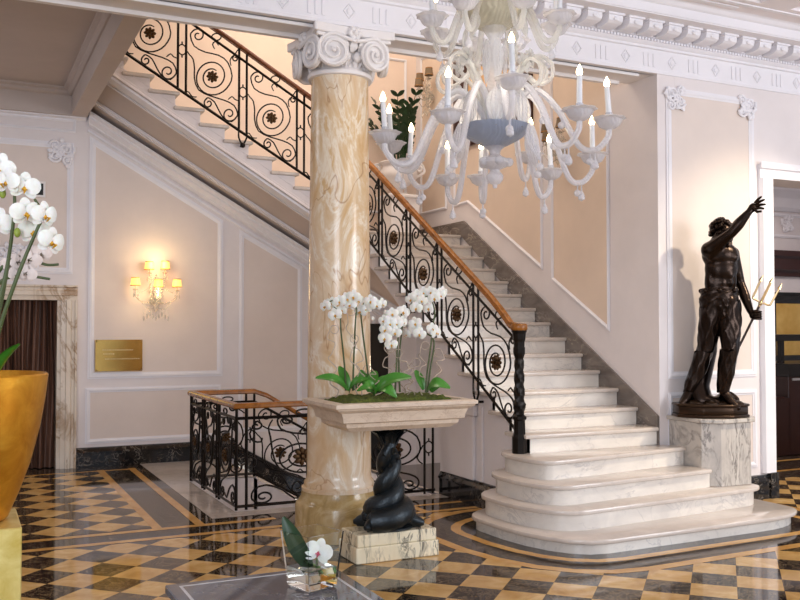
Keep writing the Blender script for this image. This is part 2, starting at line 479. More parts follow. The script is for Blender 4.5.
q(4.15, 4.2, 7.6, 9.57, .0016, 3)
# lines of the far room
for yy in (7.35, 7.9, 8.45): q(6.9, 12, yy, yy + .08, .0016, 2)
# slab edges of the stairwell
for a, b in (((2.17, 7.8), (4.15, 7.8)), ((2.17, 7.8), (2.17, 9.57))):
    mb.poly([(a[0], a[1], 0), (b[0], b[1], 0), (b[0], b[1], -.3), (a[0], a[1], -.3)], 3)
floor = struct('floor', mb, [M['emperador'], M['checker'], M['honey'], M['kerb']])

# ---- lower stairwell: walls and landing below the hall floor
mb = MB()
mb.box(2.10, 2.165, 7.8, 9.57, -2.2, -.02); mb.box(2.1, 4.15, 7.73, 7.795, -2.2, -.02)
mb.box(4.155, 4.2, 7.8, 9.57, -2.2, -.02)
struct('wall_stairwell', mb, M['wall'])
mb = MB(); mb.box(2.1, 5.55, 7.73, 11.1, -2.3, -2.2); struct('floor_lower', mb, M['kerb'])

# ---- back wall, split along the rake of the upper flight
def zline(x): return 4.06 - .5655 * (x - 1.31)
mb = MB()
mb.prism([(1.2, -2.2), (XR + .1, -2.2), (XR + .1, zline(XR)), (1.31, 4.06), (1.2, 4.06)], 'y', YB, YB + .2)
mb.box(-4, -.35, YB, YB + .2, 0, 4.06); mb.box(-.35, 1.2, YB, YB + .2, 2.07, 4.06)
struct('wall_back', mb, M['wall'])
mb = MB()
mb.prism([(-4, 4.06), (1.31, 4.06), (XR + .1, zline(XR)), (XR + .1, 6.8), (-4, 6.8)], 'y', YB + .001, YB + .2)
struct('wall_back_upper', mb, M['peach'])
# ---- right wall of the stair
mb = MB(); mb.box(XR, XR + .2, YF, 6.66, -2.2, 3.84); mb.box(XR, XR + .2, 6.66, YB + .2, -2.2, 6.8); struct('wall_right', mb, M['wall'])
# ---- entrance facade right of the stair, with the doorway
DX0, DX1, DZ = 6.92, 8.4, 3.0
mb = MB(); mb.box(XR + .201, DX0, YF, 6.6, 0, 3.84); mb.box(DX0, DX1, YF, 6.6, DZ, 3.84); mb.box(DX1, 13, YF, 6.6, 0, 3.84)
struct('wall_front', mb, M['wall'])
mb = MB(); mb.box(-4.2, -4, 2, YB + .2, 0, 6.8); struct('wall_left', mb, M['wall'])

# ---- beam and entablature over the column
mb = MB(); mb.box(-4, XR, YF + .04, 6.66, 3.84, 4.34); mb.box(XR, 13, YF + .002, 6.6, 3.84, 4.34)
# soffit fillets
mb.box(-4, XR - .15, YF + .06, YF + .09, 3.815, 3.842); mb.box(-4, XR - .15, 6.61, 6.66, 3.81, 3.842)
mb.box(-4, 13, 6.0, 6.66, 4.34, 6.8) if False else mb.box(-4, 13, YF + .04, 6.66, 4.34, 6.8)
struct('wall_beam', mb, M['white'])
mb = MB()
prof = [(-.06, 3.84), (.012, 3.84), (.012, 3.868), (0, 3.874), (0, 4.05), (.02, 4.056), (.02, 4.075), (.035, 4.085), (.05, 4.10), (.05, 4.125), (.07, 4.13), (.075, 4.215), (.36, 4.215), (.36, 4.225), (.37, 4.225), (.37, 4.30), (.39, 4.31), (.41, 4.335), (.43, 4.345), (-.06, 4.345)]
moulding(mb, (-4, YF, 0), (13, YF, 0), (0, -1, 0), (0, 0, 1), prof)
x = 5.457 - .52 * 10
while x < 9.5:                       # triglyph bars and lozenges of the frieze
    for d in (-.055, 0, .055): mb.box(x + d - .012, x + d + .012, YF - .008, YF + .01, 3.895, 4.015)
    c = x + .26; s = .056
    for (u0, w0), (u1, w1) in (((0, s), (s, 0)), ((s, 0), (0, -s)), ((0, -s), (-s, 0)), ((-s, 0), (0, s))):
        mb.tube([(c + u0 * .8, YF - .003, 3.955 + w0), (c + u1 * .8, YF - .003, 3.955 + w1)], .006, 4)
    mb.ell((c, YF - .002, 3.955), (.022, .009, .026), None, 8, 5)
    x += .52
x = .5
while x < 9.5:                       # bead row
    mb.box(x, x + .02, YF - .066, YF - .03, 4.103, 4.124); x += .034
x = .55
while x < 9.5:                       # modillions: scrolled brackets under the cornice
    mb.prism([(YF - .07, 4.128), (YF - .16, 4.126), (YF - .21, 4.134), (YF - .235, 4.15), (YF - .24, 4.18), (YF - .24, 4.216), (YF - .07, 4.216)], 'x', x, x + .145)
    mb.box(x - .012, x + .157, YF - .255, YF - .07, 4.198, 4.216)
    mb.ell((x + .0725, YF - .243, 4.165), (.03, .012, .02), None, 8, 4)
    x += .214
trim(mb, M['trimw'])

# ---- ceilings
mb = MB()
mb.box(-4, 13, -4, YF + .05, 4.52, 4.62)
mb.box(-4, 13, 5.62, YF + .05, 4.345, 4.53); mb.box(6.1, 6.45, -4, 5.62, 4.345, 4.53); mb.box(-4, -3.4, -4, 5.62, 4.345, 4.53)
struct('ceiling', mb, M['ceil'])
mb = MB()
cp = [(0, 0), (.05, 0), (.05, -.03), (.09, -.06), (.09, -.09), (.13, -.12), (.13, -.16), (0, -.16)]
cp = [(0, 0), (.14, 0), (.14, -.02), (.1, -.04), (.1, -.065), (.05, -.1), (.05, -.13), (0, -.15)]
moulding(mb, (-3.4, 5.62, 4.52), (6.1, 5.62, 4.52), (0, -1, 0), (0, 0, 1), cp)
moulding(mb, (6.1, -4, 4.52), (6.1, 5.62, 4.52), (-1, 0, 0), (0, 0, 1), cp)
moulding(mb, (6.45, -4, 4.52), (6.45, 5.62, 4.52), (1, 0, 0), (0, 0, 1), cp)
moulding(mb, (6.45, 5.62, 4.52), (13, 5.62, 4.52), (0, -1, 0), (0, 0, 1), cp)
mb.box(5.3, 5.33, -4, 5.1, 4.505, 4.525); mb.box(-3, 5.33, 5.1, 5.13, 4.505, 4.525)
mb.box(-4, 6.0, YF - .52, YF - .47, 4.335, 4.35); mb.box(-4, 13, YF - .60, YF - .56, 4.335, 4.35)
trim(mb, M['trimw'])
# lower coffered ceiling left of the stairwell
mb = MB()
mb.box(-4, 1.12, 6.66, YB, 4.30, 4.53); mb.box(1.12, 1.29, 6.66, YB, 4.0, 4.53); mb.box(-4, 1.12, YB - .1, YB, 4.0, 4.30)
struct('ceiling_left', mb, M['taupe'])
mb = MB()
pr = [(0, 0), (.09, 0), (.09, -.02), (.05, -.035), (.05, -.06), (.02, -.08), (0, -.08)]
moulding(mb, (-4, YB - .1, 4.30), (1.12, YB - .1, 4.30), (0, -1, 0), (0, 0, 1), pr)
moulding(mb, (1.12, 6.66, 4.30), (1.12, YB - .1, 4.30), (-1, 0, 0), (0, 0, 1), pr)
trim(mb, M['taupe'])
mb = MB(); mb.box(-4.2, XR + .2, 6.6, YB + .2, 6.8, 6.95); struct('ceiling_stair', mb, M['peach'])
# upper floor slab edge at the head of the upper flight
mb = MB(); mb.box(-4, 1.29, 9.75, YB, 4.532, 4.56); struct('floor_upper', mb, M['tread'])

# ---- mouldings of the back wall
mb = MB(); PN = (0, -1, 0); yb = YB - .001
def bp(x, z): return (x, yb, z)
mbp = MB()
def bpanel(pts, w=.06, t=.016, fill=True):
    loop_frame(mb, [bp(*p) for p in pts], PN, w, t)
    if fill: mbp.poly([(p[0], YB - .003, p[1]) for p in pts])
bpanel([(1.33, 1.0), (2.90, 1.0), (2.90, 2.90), (1.33, 3.80)], .07)
bpanel([(3.10, .30), (3.92, .30), (3.92, 2.36), (3.10, 2.80)], .06)
bpanel([(1.31, .26), (2.88, .26), (2.88, .90), (1.31, .90)], .055)
bpanel([(4.12, .30), (4.95, .30), (4.95, 1.75), (4.12, 2.22)], .06)
# panel over the left door, horizontal frieze panel and cornice
bpanel([(-.2, 2.20), (1.16, 2.20), (1.16, 3.70), (-.2, 3.70)], .07)
bpanel([(-1.5, 3.82), (1.18, 3.82), (1.18, 3.97), (-1.5, 3.97)], .03, .02, False)
moulding(mb, (-4, YB, 4.0), (1.29, YB, 4.0), (0, -1, 0), (0, 0, 1), [(0, 0), (.05, 0), (.05, -.015), (.02, -.025), (0, -.04)])
# raking cornice under the soffit
for dz, prof in ((0.0, [(0, 0), (.16, 0), (.16, -.025), (.12, -.05), (.12, -.075), (.06, -.115), (.06, -.13), (.02, -.15), (0, -.15)]), (-.19, [(0, 0), (.025, 0), (.025, -.02), (0, -.035)])):
    moulding(mb, (1.31, YB, 4.06 + dz), (XR, YB, zline(XR) + dz), (0, -1, 0), (0, 0, 1), prof)
trim(mb, M['trimw'])
struct('wall_back_panel', mbp, M['panel'])
# plaster relief corners
def relief(mb, c, ax, up, nor, s, seed):
    rr = random.Random(seed); c, ax, up, nor = map(Vector, (c, ax, up, nor))
    def P(u, v, w): return c + ax * (u * s) + up * (v * s) + nor * (w * s)
    for cx, cy, r0, d in ((.3, -.35, .3, 1), (.68, -.62, .24, -1), (.72, -.22, .2, 1), (.25, -.78, .2, -1), (.5, -.48, .16, 1)):
        pts = []
        for i in range(22):
            a = d * i * .55 + cx * 9; q = r0 * (1 - i / 24)
            pts.append(P(cx + q * math.cos(a), cy + q * math.sin(a), .07))
        mb.tube(pts, [.06 * s * (1 - i / 40) for i in range(22)], 5)
        mb.ell(P(cx, cy, .08), .075 * s, None, 6, 4)
    for i in range(9):
        a = rr.uniform(0, 6.28); u, v = rr.uniform(.1, .9), -rr.uniform(.1, .9)
        mb.leaf(P(u, v, .03), P(u + .24 * math.cos(a), v + .24 * math.sin(a), .05), .16 * s, nor, .02, .1, .006 * s, 5)
mb = MB()
relief(mb, (1.17, YB, 3.72), (-1, 0, 0), (0, 0, 1), (0, -1, 0), .3, 1)
trim(mb, M['trimw'], True)
mb = MB()
for x in (0.62, .45, .25, .02): relief(mb, (x - .12, YB, 2.52), (1, 0, 0), (0, 0, 1), (0, -1, 0), .28, int(x * 100))
mb.box(-.2, .8, YB - .03, YB, 2.22, 2.30); mb.box(-.2, .55, YB - .05, YB, 2.30, 2.36); mb.box(.7, .8, YB - .05, YB, 2.3, 2.36)
trim(mb, M['trimw'], True)

# ---- marble door case on the left with its drape
mb = MB()
pr = [(0, 0), (.03, 0), (.035, .05), (.055, .055), (.055, .10), (.035, .115), (.035, .14), (.06, .15), (.06, .17), (0, .17)]
A = [(pr[i][0], pr[i][1]) for i in range(len(pr))]
moulding(mb, (1.04, YB, 0), (1.04, YB, 1.90), (0, -1, 0), (1, 0, 0), A)
moulding(mb, (-.4, YB, 1.90), (1.21, YB, 1.90), (0, -1, 0), (0, 0, 1), A)
moulding(mb, (-.34, YB, 0), (-.34, YB, 1.90), (0, -1, 0), (-1, 0, 0), A)
mb.box(1.0, 1.2, YB - .005, YB + .25, 0, 1.92); mb.box(-.4, 1.2, YB - .005, YB + .25, 1.9, 2.07); mb.box(-.4, -.3, YB - .005, YB + .25, 0, 1.92)
struct('door_1', mb, M['doorm'])
mb = MB()
def drape(u, v):
    x = -.32 + u * 1.35; z = .01 + v * 1.9
    return (x + .02 * math.sin(v * 4 + u * 20), YB + .14 + .035 * math.sin(u * 92) + .018 * math.sin(u * 41 + v * 2) - .05 * (1 - v) ** 4, z)
mb.grid(drape, 260, 12)
d = mb.build('drape', M['drape']); tag(d, 'brown striped pleated drape filling the marble doorway on the left', 'curtain')
mb = MB(); mb.box(-.5, 1.3, YB + .3, YB + .4, 0, 2.2); struct('wall_behind_drape', mb, M['black'])

# ---- baseboards
bb = [(0, 0), (.035, 0), (.035, .15), (.045, .155), (.045, .17), (.025, .2), (.02, .215), (0, .22)]
mb = MB(); moulding(mb, (1.21, YB, .001), (3.05, YB, .001), (0, -1, 0), (0, 0, 1), bb)
moulding(mb, (3.05, YB, 0), (5.54, YB, -.5655 * 2.49), (0, -1, 0), (0, 0, 1), [(0, -.25), (.03, -.25), (.03, .12), (.05, .13), (.05, .17), (0, .18)])
struct('baseboard_back', mb, M['blackm'])
mb = MB(); moulding(mb, (XS, 6.5, .001), (XS, 7.8, .001), (-1, 0, 0), (0, 0, 1), bb); struct('baseboard_stair', mb, M['blackm'])
mb = MB(); moulding(mb, (6.3, YF, .001), (6.83, YF, .001), (0, -1, 0), (0, 0, 1), bb); mb.box(6.83, 6.93, YF - .05, YF + .1, .001, .24); struct('baseboard_front', mb, M['blackm'])

# ---- facade panels, relief corners and door case
mb = MB(); mbp = MB()
def fp(pts, w, t=.025, fill=True):
    loop_frame(mb, [(p[0], YF - .001, p[1]) for p in pts], PN, w, t)
    if fill: mbp.poly([(p[0], YF - .003, p[1]) for p in pts])
fp([(5.64, 1.14), (6.70, 1.14), (6.70, 3.735), (5.64, 3.735)], .062, .016)
fp([(5.64, .30), (6.70, .30), (6.70, 1.02), (5.64, 1.02)], .05, .016)
moulding(mb, (DX0, YF, .24), (DX0, YF, DZ), (0, -1, 0), (-1, 0, 0), [(0, 0), (.03, 0), (.03, .08), (.05, .09), (.05, .15), (.02, .17), (0, .17)])
moulding(mb, (DX0 - .17, YF, DZ), (DX1 + .2, YF, DZ), (0, -1, 0), (0, 0, 1), [(0, 0), (.03, 0), (.03, .08), (.05, .09), (.05, .15), (.02, .13), (0, .13)])
trim(mb, M['trimw']); struct('wall_front_panel', mbp, M['panel'])
mb = MB()
relief(mb, (5.63, YF - .003, 3.76), (1, 0, 0), (0, 0, 1), (0, -1, 0), .24, 5)
relief(mb, (6.72, YF - .003, 3.76), (-1, 0, 0), (0, 0, 1), (0, -1, 0), .24, 6)
trim(mb, M['trimw'], True)

# ---- panels and grey skirting of the stair wall
mb = MB(); mbp = MB(); XN = (-1, 0, 0)
def rp(pts, w=.035, t=.02):
    loop_frame(mb, [(XR - .001, p[0], p[1]) for p in pts], XN, w, t)
    mbp.poly([(XR - .003, p[0], p[1]) for p in pts])
rp([(7.89, 2.09), (6.95, 1.555), (6.95, 5.2), (7.89, 5.2)])
rp([(9.97, 3.09), (9.63, 3.10), (8.05, 2.20), (8.05, 5.2), (9.97, 5.2)])
rp([(10.88, 3.09), (10.16, 3.09), (10.16, 5.2), (10.88, 5.2)])
trim(mb, M['trimw']); struct('wall_right_panel', mbp, M['peach_panel'])
mb = MB()
mb.prism([(YF + .004, zk(4)), (YF + .004, .815), (9.71, 2.89), (YB, 2.89), (YB, LAND - .02), (YLAND, LAND - .02), (yk(6), zk(4))], 'x', XR - .025, XR - .001)
struct('baseboard_right', mb, M['skirt'])
mb = MB()
loop_frame(mb, [(4.3, YB - .001, 3.1), (5.4, YB - .001, 3.1), (5.4, YB - .001, 5.2), (4.3, YB - .001, 5.2)], PN, .035, .02)
trim(mb, M['trimw'])
mb = MB(); mb.box(4.2, XR - .03, YB - .025, YB - .001, LAND, 2.89); struct('baseboard_landing', mb, M['skirt'])

# ---- doorway under the stair
mb = MB(); mb.box(4.86, 5.12, YB - .02, YB, -1.4, 1.64); struct('door_3', mb, M['black'])

# ---- room beyond the right doorway
mb = MB(); mb.box(5.75, 14, 10, 10.1, 0, 4); mb.box(13.9, 14, 6.6, 10, 0, 4); struct('wall_far', mb, M['wall'])
mb = MB(); mb.box(5.75, 14, 6.6, 10, 3.75, 3.84); struct('ceiling_far', mb, M['ceil'])
mb = MB()
moulding(mb, (5.75, 10, 3.75), (13.9, 10, 3.75), (0, -1, 0), (0, 0, 1), [(0, 0), (.35, 0), (.35, -.05), (.28, -.08), (.28, -.12), (.15, -.22), (.1, -.35), (.05, -.4), (0, -.4)])
mb.box(6.5, 13.5, 8.6, 8.66, 3.72, 3.76)
relief(mb, (11.2, 9.99, 3.3), (1, 0, 0), (0, 0, 1), (0, -1, 0), .28, 9)
loop_frame(mb, [(10.5, 9.99, 2.95), (13.5, 9.99, 2.95), (13.5, 9.99, 3.32), (10.5, 9.99, 3.32)], PN, .05, .02)
trim(mb, M['trimw'])
mb = MB(); moulding(mb, (5.75, 10, 2.36), (13.9, 10, 2.36), (0, -1, 0), (0, 0, 1), [(0, 0), (.05, 0), (.05, .06), (.12, .1), (.12, .26), (.18, .3), (.18, .38), (0, .4)]); trim(mb, M['darkwood'])

# ================================================================== STAIRCASE
st = thing('marble_staircase', 'wide white marble staircase with rounded bottom steps climbing to the landing', 'staircase', (4.85, 8.0, 0))
FR = {1: (5.19, 5.235), 2: (5.45, 5.60), 3: (5.62, 5.78), 4: (5.84, 6.06)}
XL = {1: 3.655, 2: 3.75, 3: 3.865, 4: 3.99}
def outline(k, inset):
    """plan of a bottom step: straight nosing, elliptical left end, shaped right end"""
    y0, y1 = FR[k]; xl = XL[k] + inset; yc = 6.24
    xs = 4.16
    def yfr(x): return y0 + (y1 - y0) * (x - 4.0) / 1.7 + inset
    pts = []
    for i in range(13):                       # left end, from the back round to the front
        a = PI * i / 12
        if a <= PI / 2:
            hy = .34 - inset; pts.append((xs - (xs - xl) * math.sin(a), yc + hy * math.cos(a)))
        else:
            pts.append((xs - (xs - xl) * math.sin(a) ** .85, yc - (yc - yfr(xs)) * abs(math.cos(a)) ** .85))
    if k <= 2:
        xe = {1: 6.24, 2: 6.12}[k] - inset
        re = {1: .42, 2: .2}[k]
        pts.append((xe - re * 1.3, yfr(xe - re * 1.3)))
        ye = {1: YF, 2: 5.80}[k]
        for i in range(1, 7):
            a = PI / 2 * i / 6
            pts.append((xe - re * 1.3 + re * 1.3 * math.sin(a), yfr(xe - re * 1.3) + re * .62 * (1 - math.cos(a))))
        pts.append((xe, ye))
        if k == 2: pts += [(5.9, ye), (5.9, 6.2), (5.5, 6.2)]
        else: pts += [(5.5, YF - .001)]
    else:
        xe = {3: 5.66, 4: 5.634}[k]
        pts += [(xe, yfr(xe)), ({3: 5.634, 4: 5.634}[k], 5.9 if k == 3 else 6.2), (5.534, 6.25)]
    return pts
for k in (1, 2, 3, 4):
    mb = MB(); mb.prism(outline(k, .035), 'z', 0.002 if k == 1 else zk(k - 1) - .002, zk(k) - .036)
    s_ = mb.build('step', M['carrara'], st)
    mb = MB(); mb.prism(outline(k, 0), 'z', zk(k) - .036, zk(k)); mb.bevel(.012, 2)
    mb.build('tread', M['tread'], s_)
for k in range(5, 19):
    y0 = yk(k); ye = yk(k + 1) + .06 if k < 18 else YB
    mb = MB(); mb.box(XS, XR - .026, y0 + .035, y0 + .08, zk(k - 1) - .002, zk(k) - .036)
    s_ = mb.build('step', M['carrara'], st)
    mb = MB(); mb.box(4.135, XR - .026, y0, ye, zk(k) - .036, zk(k)); mb.bevel(.012, 2)
    mb.build('tread', M['tread'], s_)
# open side: wall below the steps, stringer under the higher ones
mb = MB()
top = [(6.30, zk(4) - .04)]
for k in range(5, 18): top += [(yk(k) + .04, zk(k - 1) - .037), (yk(k) + .04, zk(k) - .037)]
top += [(YLAND + .04, zk(17) - .037), (YLAND + .04, LAND - .037), (YB, LAND - .037)]
bot = [(YB, 2.40), (9.72, 2.36)]
n = 8
bot += [(9.42, 2.23), (8.1, 1.42)]
for i in range(1, 7):
    a = PI / 2 * i / 6
    bot.append((8.1 - .26 * math.sin(a), 1.10 + .32 * math.cos(a)))
bot += [(7.84, .002), (6.30, .002)]
mb.prism(top + bot, 'x', XS, XS + .07)
mb.build('stringer', M['wall'], st, smooth=False)
mb = MB()
low = bot[1:-1]
upp = [(p[0] + (.05 if p[0] < 8.0 else .0), p[1] + (.07 if p[0] > 7.9 else .0)) for p in low]
mb.prism(low + upp[::-1], 'x', XS + .0705, XR - .03)
mb.box(XS + .07, XR - .03, 9.7, YB - .03, 2.42, 2.5)
mb.build('soffit', M['wall'], st, smooth=False)
mb = MB()   # pilaster with its cap
mb.box(XS - .035, XS - .001, 7.16, 7.76, .222, .80); mb.box(XS - .05, XS - .001, 7.12, 7.78, .80, .90); mb.box(XS - .065, XS - .001, 7.1, 7.8, .885, .905)
mb.box(XS - .02, XS - .001, 7.02, 7.09, .222, .9)
mb.bevel(.006, 1)
mb.build('pilaster', M['wall'], st, smooth=False)

# dark curved band and cream band laid in the floor round the bottom step
mb = MB()
def ring(a, b, z, mi):
    A, B = outline(1, -a)[:-1], outline(1, -b)[:-1]
    for i in range(len(A) - 1):
        mb.poly([(A[i][0], A[i][1], z), (A[i + 1][0], A[i + 1][1], z), (B[i + 1][0], B[i + 1][1], z), (B[i][0], B[i][1], z)], mi)
ring(-.04, .09, .0020, 0); ring(.09, .17, .0022, 1); ring(.17, .36, .0020, 0); ring(.36, .45, .0022, 1)
struct('floor_inlay', mb, [M['emperador'], M['honey']])

# ---- upper flight
uf = thing('upper_flight', 'upper flight of marble steps seen from the side above the sloping soffit', 'staircase', (2.8, 10.4, 2.7))
YU = 9.80
def xn(j): return 4.24 - .2687 * j        # nosing of step j above the landing
def zn(j): return LAND + .1536 * (j + 1)
NJ = 11
for j in range(NJ):
    mb = MB(); mb.box(xn(j) - .08, xn(j) - .035, YU + .06, YB - .002, zn(j) - .19 + .035, zn(j) - .036)
    s_ = mb.build('step', M['carrara'], uf)
    mb = MB(); mb.box(xn(j + 1) - .06, xn(j), YU - .05, YB - .002, zn(j) - .036, zn(j)); mb.bevel(.012, 2)
    mb.build('tread', M['tread'], s_)
def zs(x): return 4.235 - .5915 * (x - 1.35)   # lower edge of the string
top = []
for j in range(NJ - 1, -1, -1): top += [(xn(j + 1) - .04, zn(j) - .037), (xn(j) - .04, zn(j) - .037)]
top += [(4.20, LAND - .037)]
mb = MB(); mb.prism([(1.292, zs(1.292))] + [(1.292, zn(NJ - 1) - .037)] + top[1:] + [(4.2, zs(4.2))], 'y', YU, YU + .06)
mb.build('string', M['wall'], uf, smooth=False)
mb = MB()
A, B = (1.292, YU, zs(1.292)), (4.2, YU, zs(4.2))
moulding(mb, A, B, (0, -1, 0), (0, 0, 1), [(0, 0), (.03, 0), (.03, .012), (.018, .03), (.018, .05), (0, .06)])
moulding(mb, A, B, (0, -1, 0), (0, 0, 1), [(0, .14), (.006, .14), (.006, .15), (0, .15)])
mb.build('string_moulding', M['wall'], uf, smooth=False)
mb = MB()
def sof(x, y, d=0):
    t = (y - YU) / (YB - YU); return zs(x) * (1 - t) + (zline(x) + .03) * t + d
mb.grid(lambda u, v: (1.292 + u * 2.908, YU + v * (YB - YU), sof(1.292 + u * 2.908, YU + v * (YB - YU), .004)), 2, 8)
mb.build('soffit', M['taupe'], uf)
mb = MB()
def sofp(x, y): return (x, y, sof(x, y, -.002))
for y, w, dz in ((9.82, .13, .03), (10.02, .035, .018), (10.62, .05, .03), (10.72, .02, .016)):
    P = [(y, 0), (y + w, 0), (y + w, dz), (y, dz)]
    Av = [mb.bm.verts.new((1.292, p[0], sof(1.292, p[0]) - p[1])) for p in P]; Bv = [mb.bm.verts.new((4.2, p[0], sof(4.2, p[0]) - p[1])) for p in P]
    for i in range(4): mb.face([Av[i], Av[(i + 1) % 4], Bv[(i + 1) % 4], Bv[i]])
    mb.face(Av); mb.face(Bv[::-1])
mb.build('soffit_moulding', M['trimw'], uf, smooth=False)

# ---- flight down, in the stairwell
df = thing('lower_flight', 'pale steps going down behind the stairwell railing', 'staircase', (3.6, 10.3, -1))
for j in range(8):
    x0 = 2.9 + .27 * j; z = -.155 * (j + 1)
    mb = MB(); mb.box(x0, x0 + .29, 9.60, YB - .06, z - .1, z); mb.bevel(.008, 1); mb.build('step', M['carrara'], df)
mb = MB(); mb.prism([(2.86, -.01), (4.9, -1.2), (4.9, -1.5), (2.86, -.35)], 'y', 9.555, 9.6); mb.box(2.17, 2.9, 9.555, 9.6, -.35, -.01)
mb.build('string', M['wall'], df, smooth=False)
# ================================================================== RAILINGS
def spx(c, r0, r1, a0, turns, cw=1, n=14):
    """spiral in drawing coordinates (y down), outside to inside"""
    N = max(6, int(abs(turns) * n)); out = []
    for i in range(N + 1):
        t = i / N; a = math.radians(a0) + cw * 2 * PI * turns * t; q = r0 + (r1 - r0) * t ** .85
        out.append((c[0] + q * math.cos(a), c[1] + q * math.sin(a)))
    return out
RAKED = dict(x0=308., w=192., curves=[
    spx((350, 124), 27, 6, 180, 1.35, 1)[::-1] + [(336, 160), (376, 182), (424, 194), (458, 220)] + spx((402, 268), 72, 25, 0, 1.85, 1),
    [(312, 178), (320, 190), (333, 206), (338, 240), (338, 272), (353, 312), (396, 335), (446, 352), (482, 372)] + spx((465, 401), 30, 6, 0, 1.4, 1),
    spx((389, 360), 19, 5, -90, 1.2, -1)[::-1] + [(410, 356), (426, 386), (446, 416), (474, 428), (494, 410)],
    [(499, 172), (484, 192)] + spx((486, 207), 13, 4, -60, 1.2, -1),
    [(470, 232), (466, 214), (474, 200), (484, 194)],
    [(305, 316), (318, 318), (330, 334), (346, 336)], [(410, 172), (402, 156), (412, 146), (424, 160)],
    [(498, 356), (484, 350), (474, 340), (460, 350)],
], ovals=[(416, 130, 17, 12)], rosette=(402, 268, 21),
    yb=lambda x: 325 + .703 * (x - 308), h=256.)
FLAT = dict(x0=325., w=260., curves=[
    spx((440, 176), 26, 6, 180, 1.35, 1)[::-1] + [(424, 214), (462, 236), (520, 248), (560, 285)] + spx((487, 345), 84, 30, 0, 1.85, 1),
    [(400, 170), (388, 205), (394, 250), (402, 330), (420, 395), (470, 438), (535, 466), (562, 490)] + spx((534, 515), 32, 6, 0, 1.4, 1),
    spx((374, 516), 34, 7, 180, 1.4, -1)[::-1] + [(346, 482), (382, 464), (430, 492), (466, 536), (500, 520)],
    spx((352, 196), 20, 5, -90, 1.2, 1)[::-1] + [(334, 228), (344, 262), (366, 268), (370, 250)],
    [(580, 330), (560, 390), (578, 420)], [(330, 330), (350, 345), (350, 372), (332, 385)],
    spx((520, 186), 18, 5, 90, 1.2, 1)[::-1] + [(548, 196), (578, 220)],
], ovals=[(495, 140, 26, 12)], rosette=(487, 345, 26), yb=lambda x: 552., h=394.)

def rosette(mb, c, n, up, rad):
    n = Vector(n).normalized(); up = Vector(up); s = n.cross(up).normalized()
    for sg in (1, -1):
        for k in range(8):
            a = 2 * PI * k / 8
            d = s * math.cos(a) + up * math.sin(a)
            rot = Matrix((d, n.cross(d), n)).transposed()
            mb.ell(Vector(c) + d * rad * .62 + n * .012 * sg, (rad * .42, rad * .26, .014), rot, 6, 4)
        mb.ell(Vector(c) + n * .02 * sg, rad * .28, None, 6, 4)

def railbar(mb, pts, w, h):
    """sweep a rounded flat bar (w across, h tall) along a path"""
    P = [Vector(p) for p in pts]; m = len(P); rings = []
    sec = [(-.5, -.3), (-.36, -.5), (.36, -.5), (.5, -.3), (.5, .15), (.34, .46), (0, .54), (-.34, .46), (-.5, .15)]
    for i in range(m):
        a = (P[i] - P[i - 1]) if i else (P[1] - P[0]); b = (P[i + 1] - P[i]) if i < m - 1 else a
        a2, b2 = Vector((a.x, a.y, 0)), Vector((b.x, b.y, 0))
        a2 = a2.normalized() if a2.length > 1e-6 else b2.normalized(); b2 = b2.normalized() if b2.length > 1e-6 else a2
        s1, s2 = Vector((a2.y, -a2.x, 0)), Vector((b2.y, -b2.x, 0))
        s = (s1 + s2); s = s / max(s.dot(s1), .3)
        rings.append([mb.bm.verts.new(P[i] + s * (k * w) + Vector((0, 0, q * h))) for k, q in sec])
    n = len(sec)
    for i in range(m - 1):
        for k in range(n): mb.face([rings[i][k], rings[i][(k + 1) % n], rings[i + 1][(k + 1) % n], rings[i + 1][k]])
    mb.face(rings[0][::-1]); mb.face(rings[-1])

def bar(mb, p, q, w=.02):
    p, q = Vector(p), Vector(q); d = (q - p).normalized()
    mb.tube([p, q], w * .62, 4)

def panel(par, design, O, D, W, zfun, H, nrm, rad=.008):
    """scrollwork between two posts: O base point, D unit horizontal direction, zfun(u) = bottom rail height"""
    O, D = Vector(O), Vector(D)
    def T(x, y):
        u = (x - design['x0']) / design['w'] * W
        return Vector((O.x + D.x * u, O.y + D.y * u, zfun(u) + (design['yb'](x) - y) / design['h'] * H))
    mb = MB()
    for c in design['curves']:
        pts = catmull([T(*p) for p in c], 2)
        n = len(pts)
        mb.tube(pts, [rad * (.75 + .25 * min(1, min(i, n - 1 - i) / 4)) for i in range(n)], 6)
    for (x, y, a, b) in design['ovals']:
        mb.tube([T(x + a * math.cos(t * PI / 8), y + b * math.sin(t * PI / 8)) for t in range(17)], rad * .9, 6)
    s = mb.build('scrollwork', M['iron'], par)
    mb = MB(); x, y, rr = design['rosette']
    rosette(mb, T(x, y), nrm, (0, 0, 1), rr / design['w'] * W)
    mb.build('rosette', M['ironl'], s)
    return s
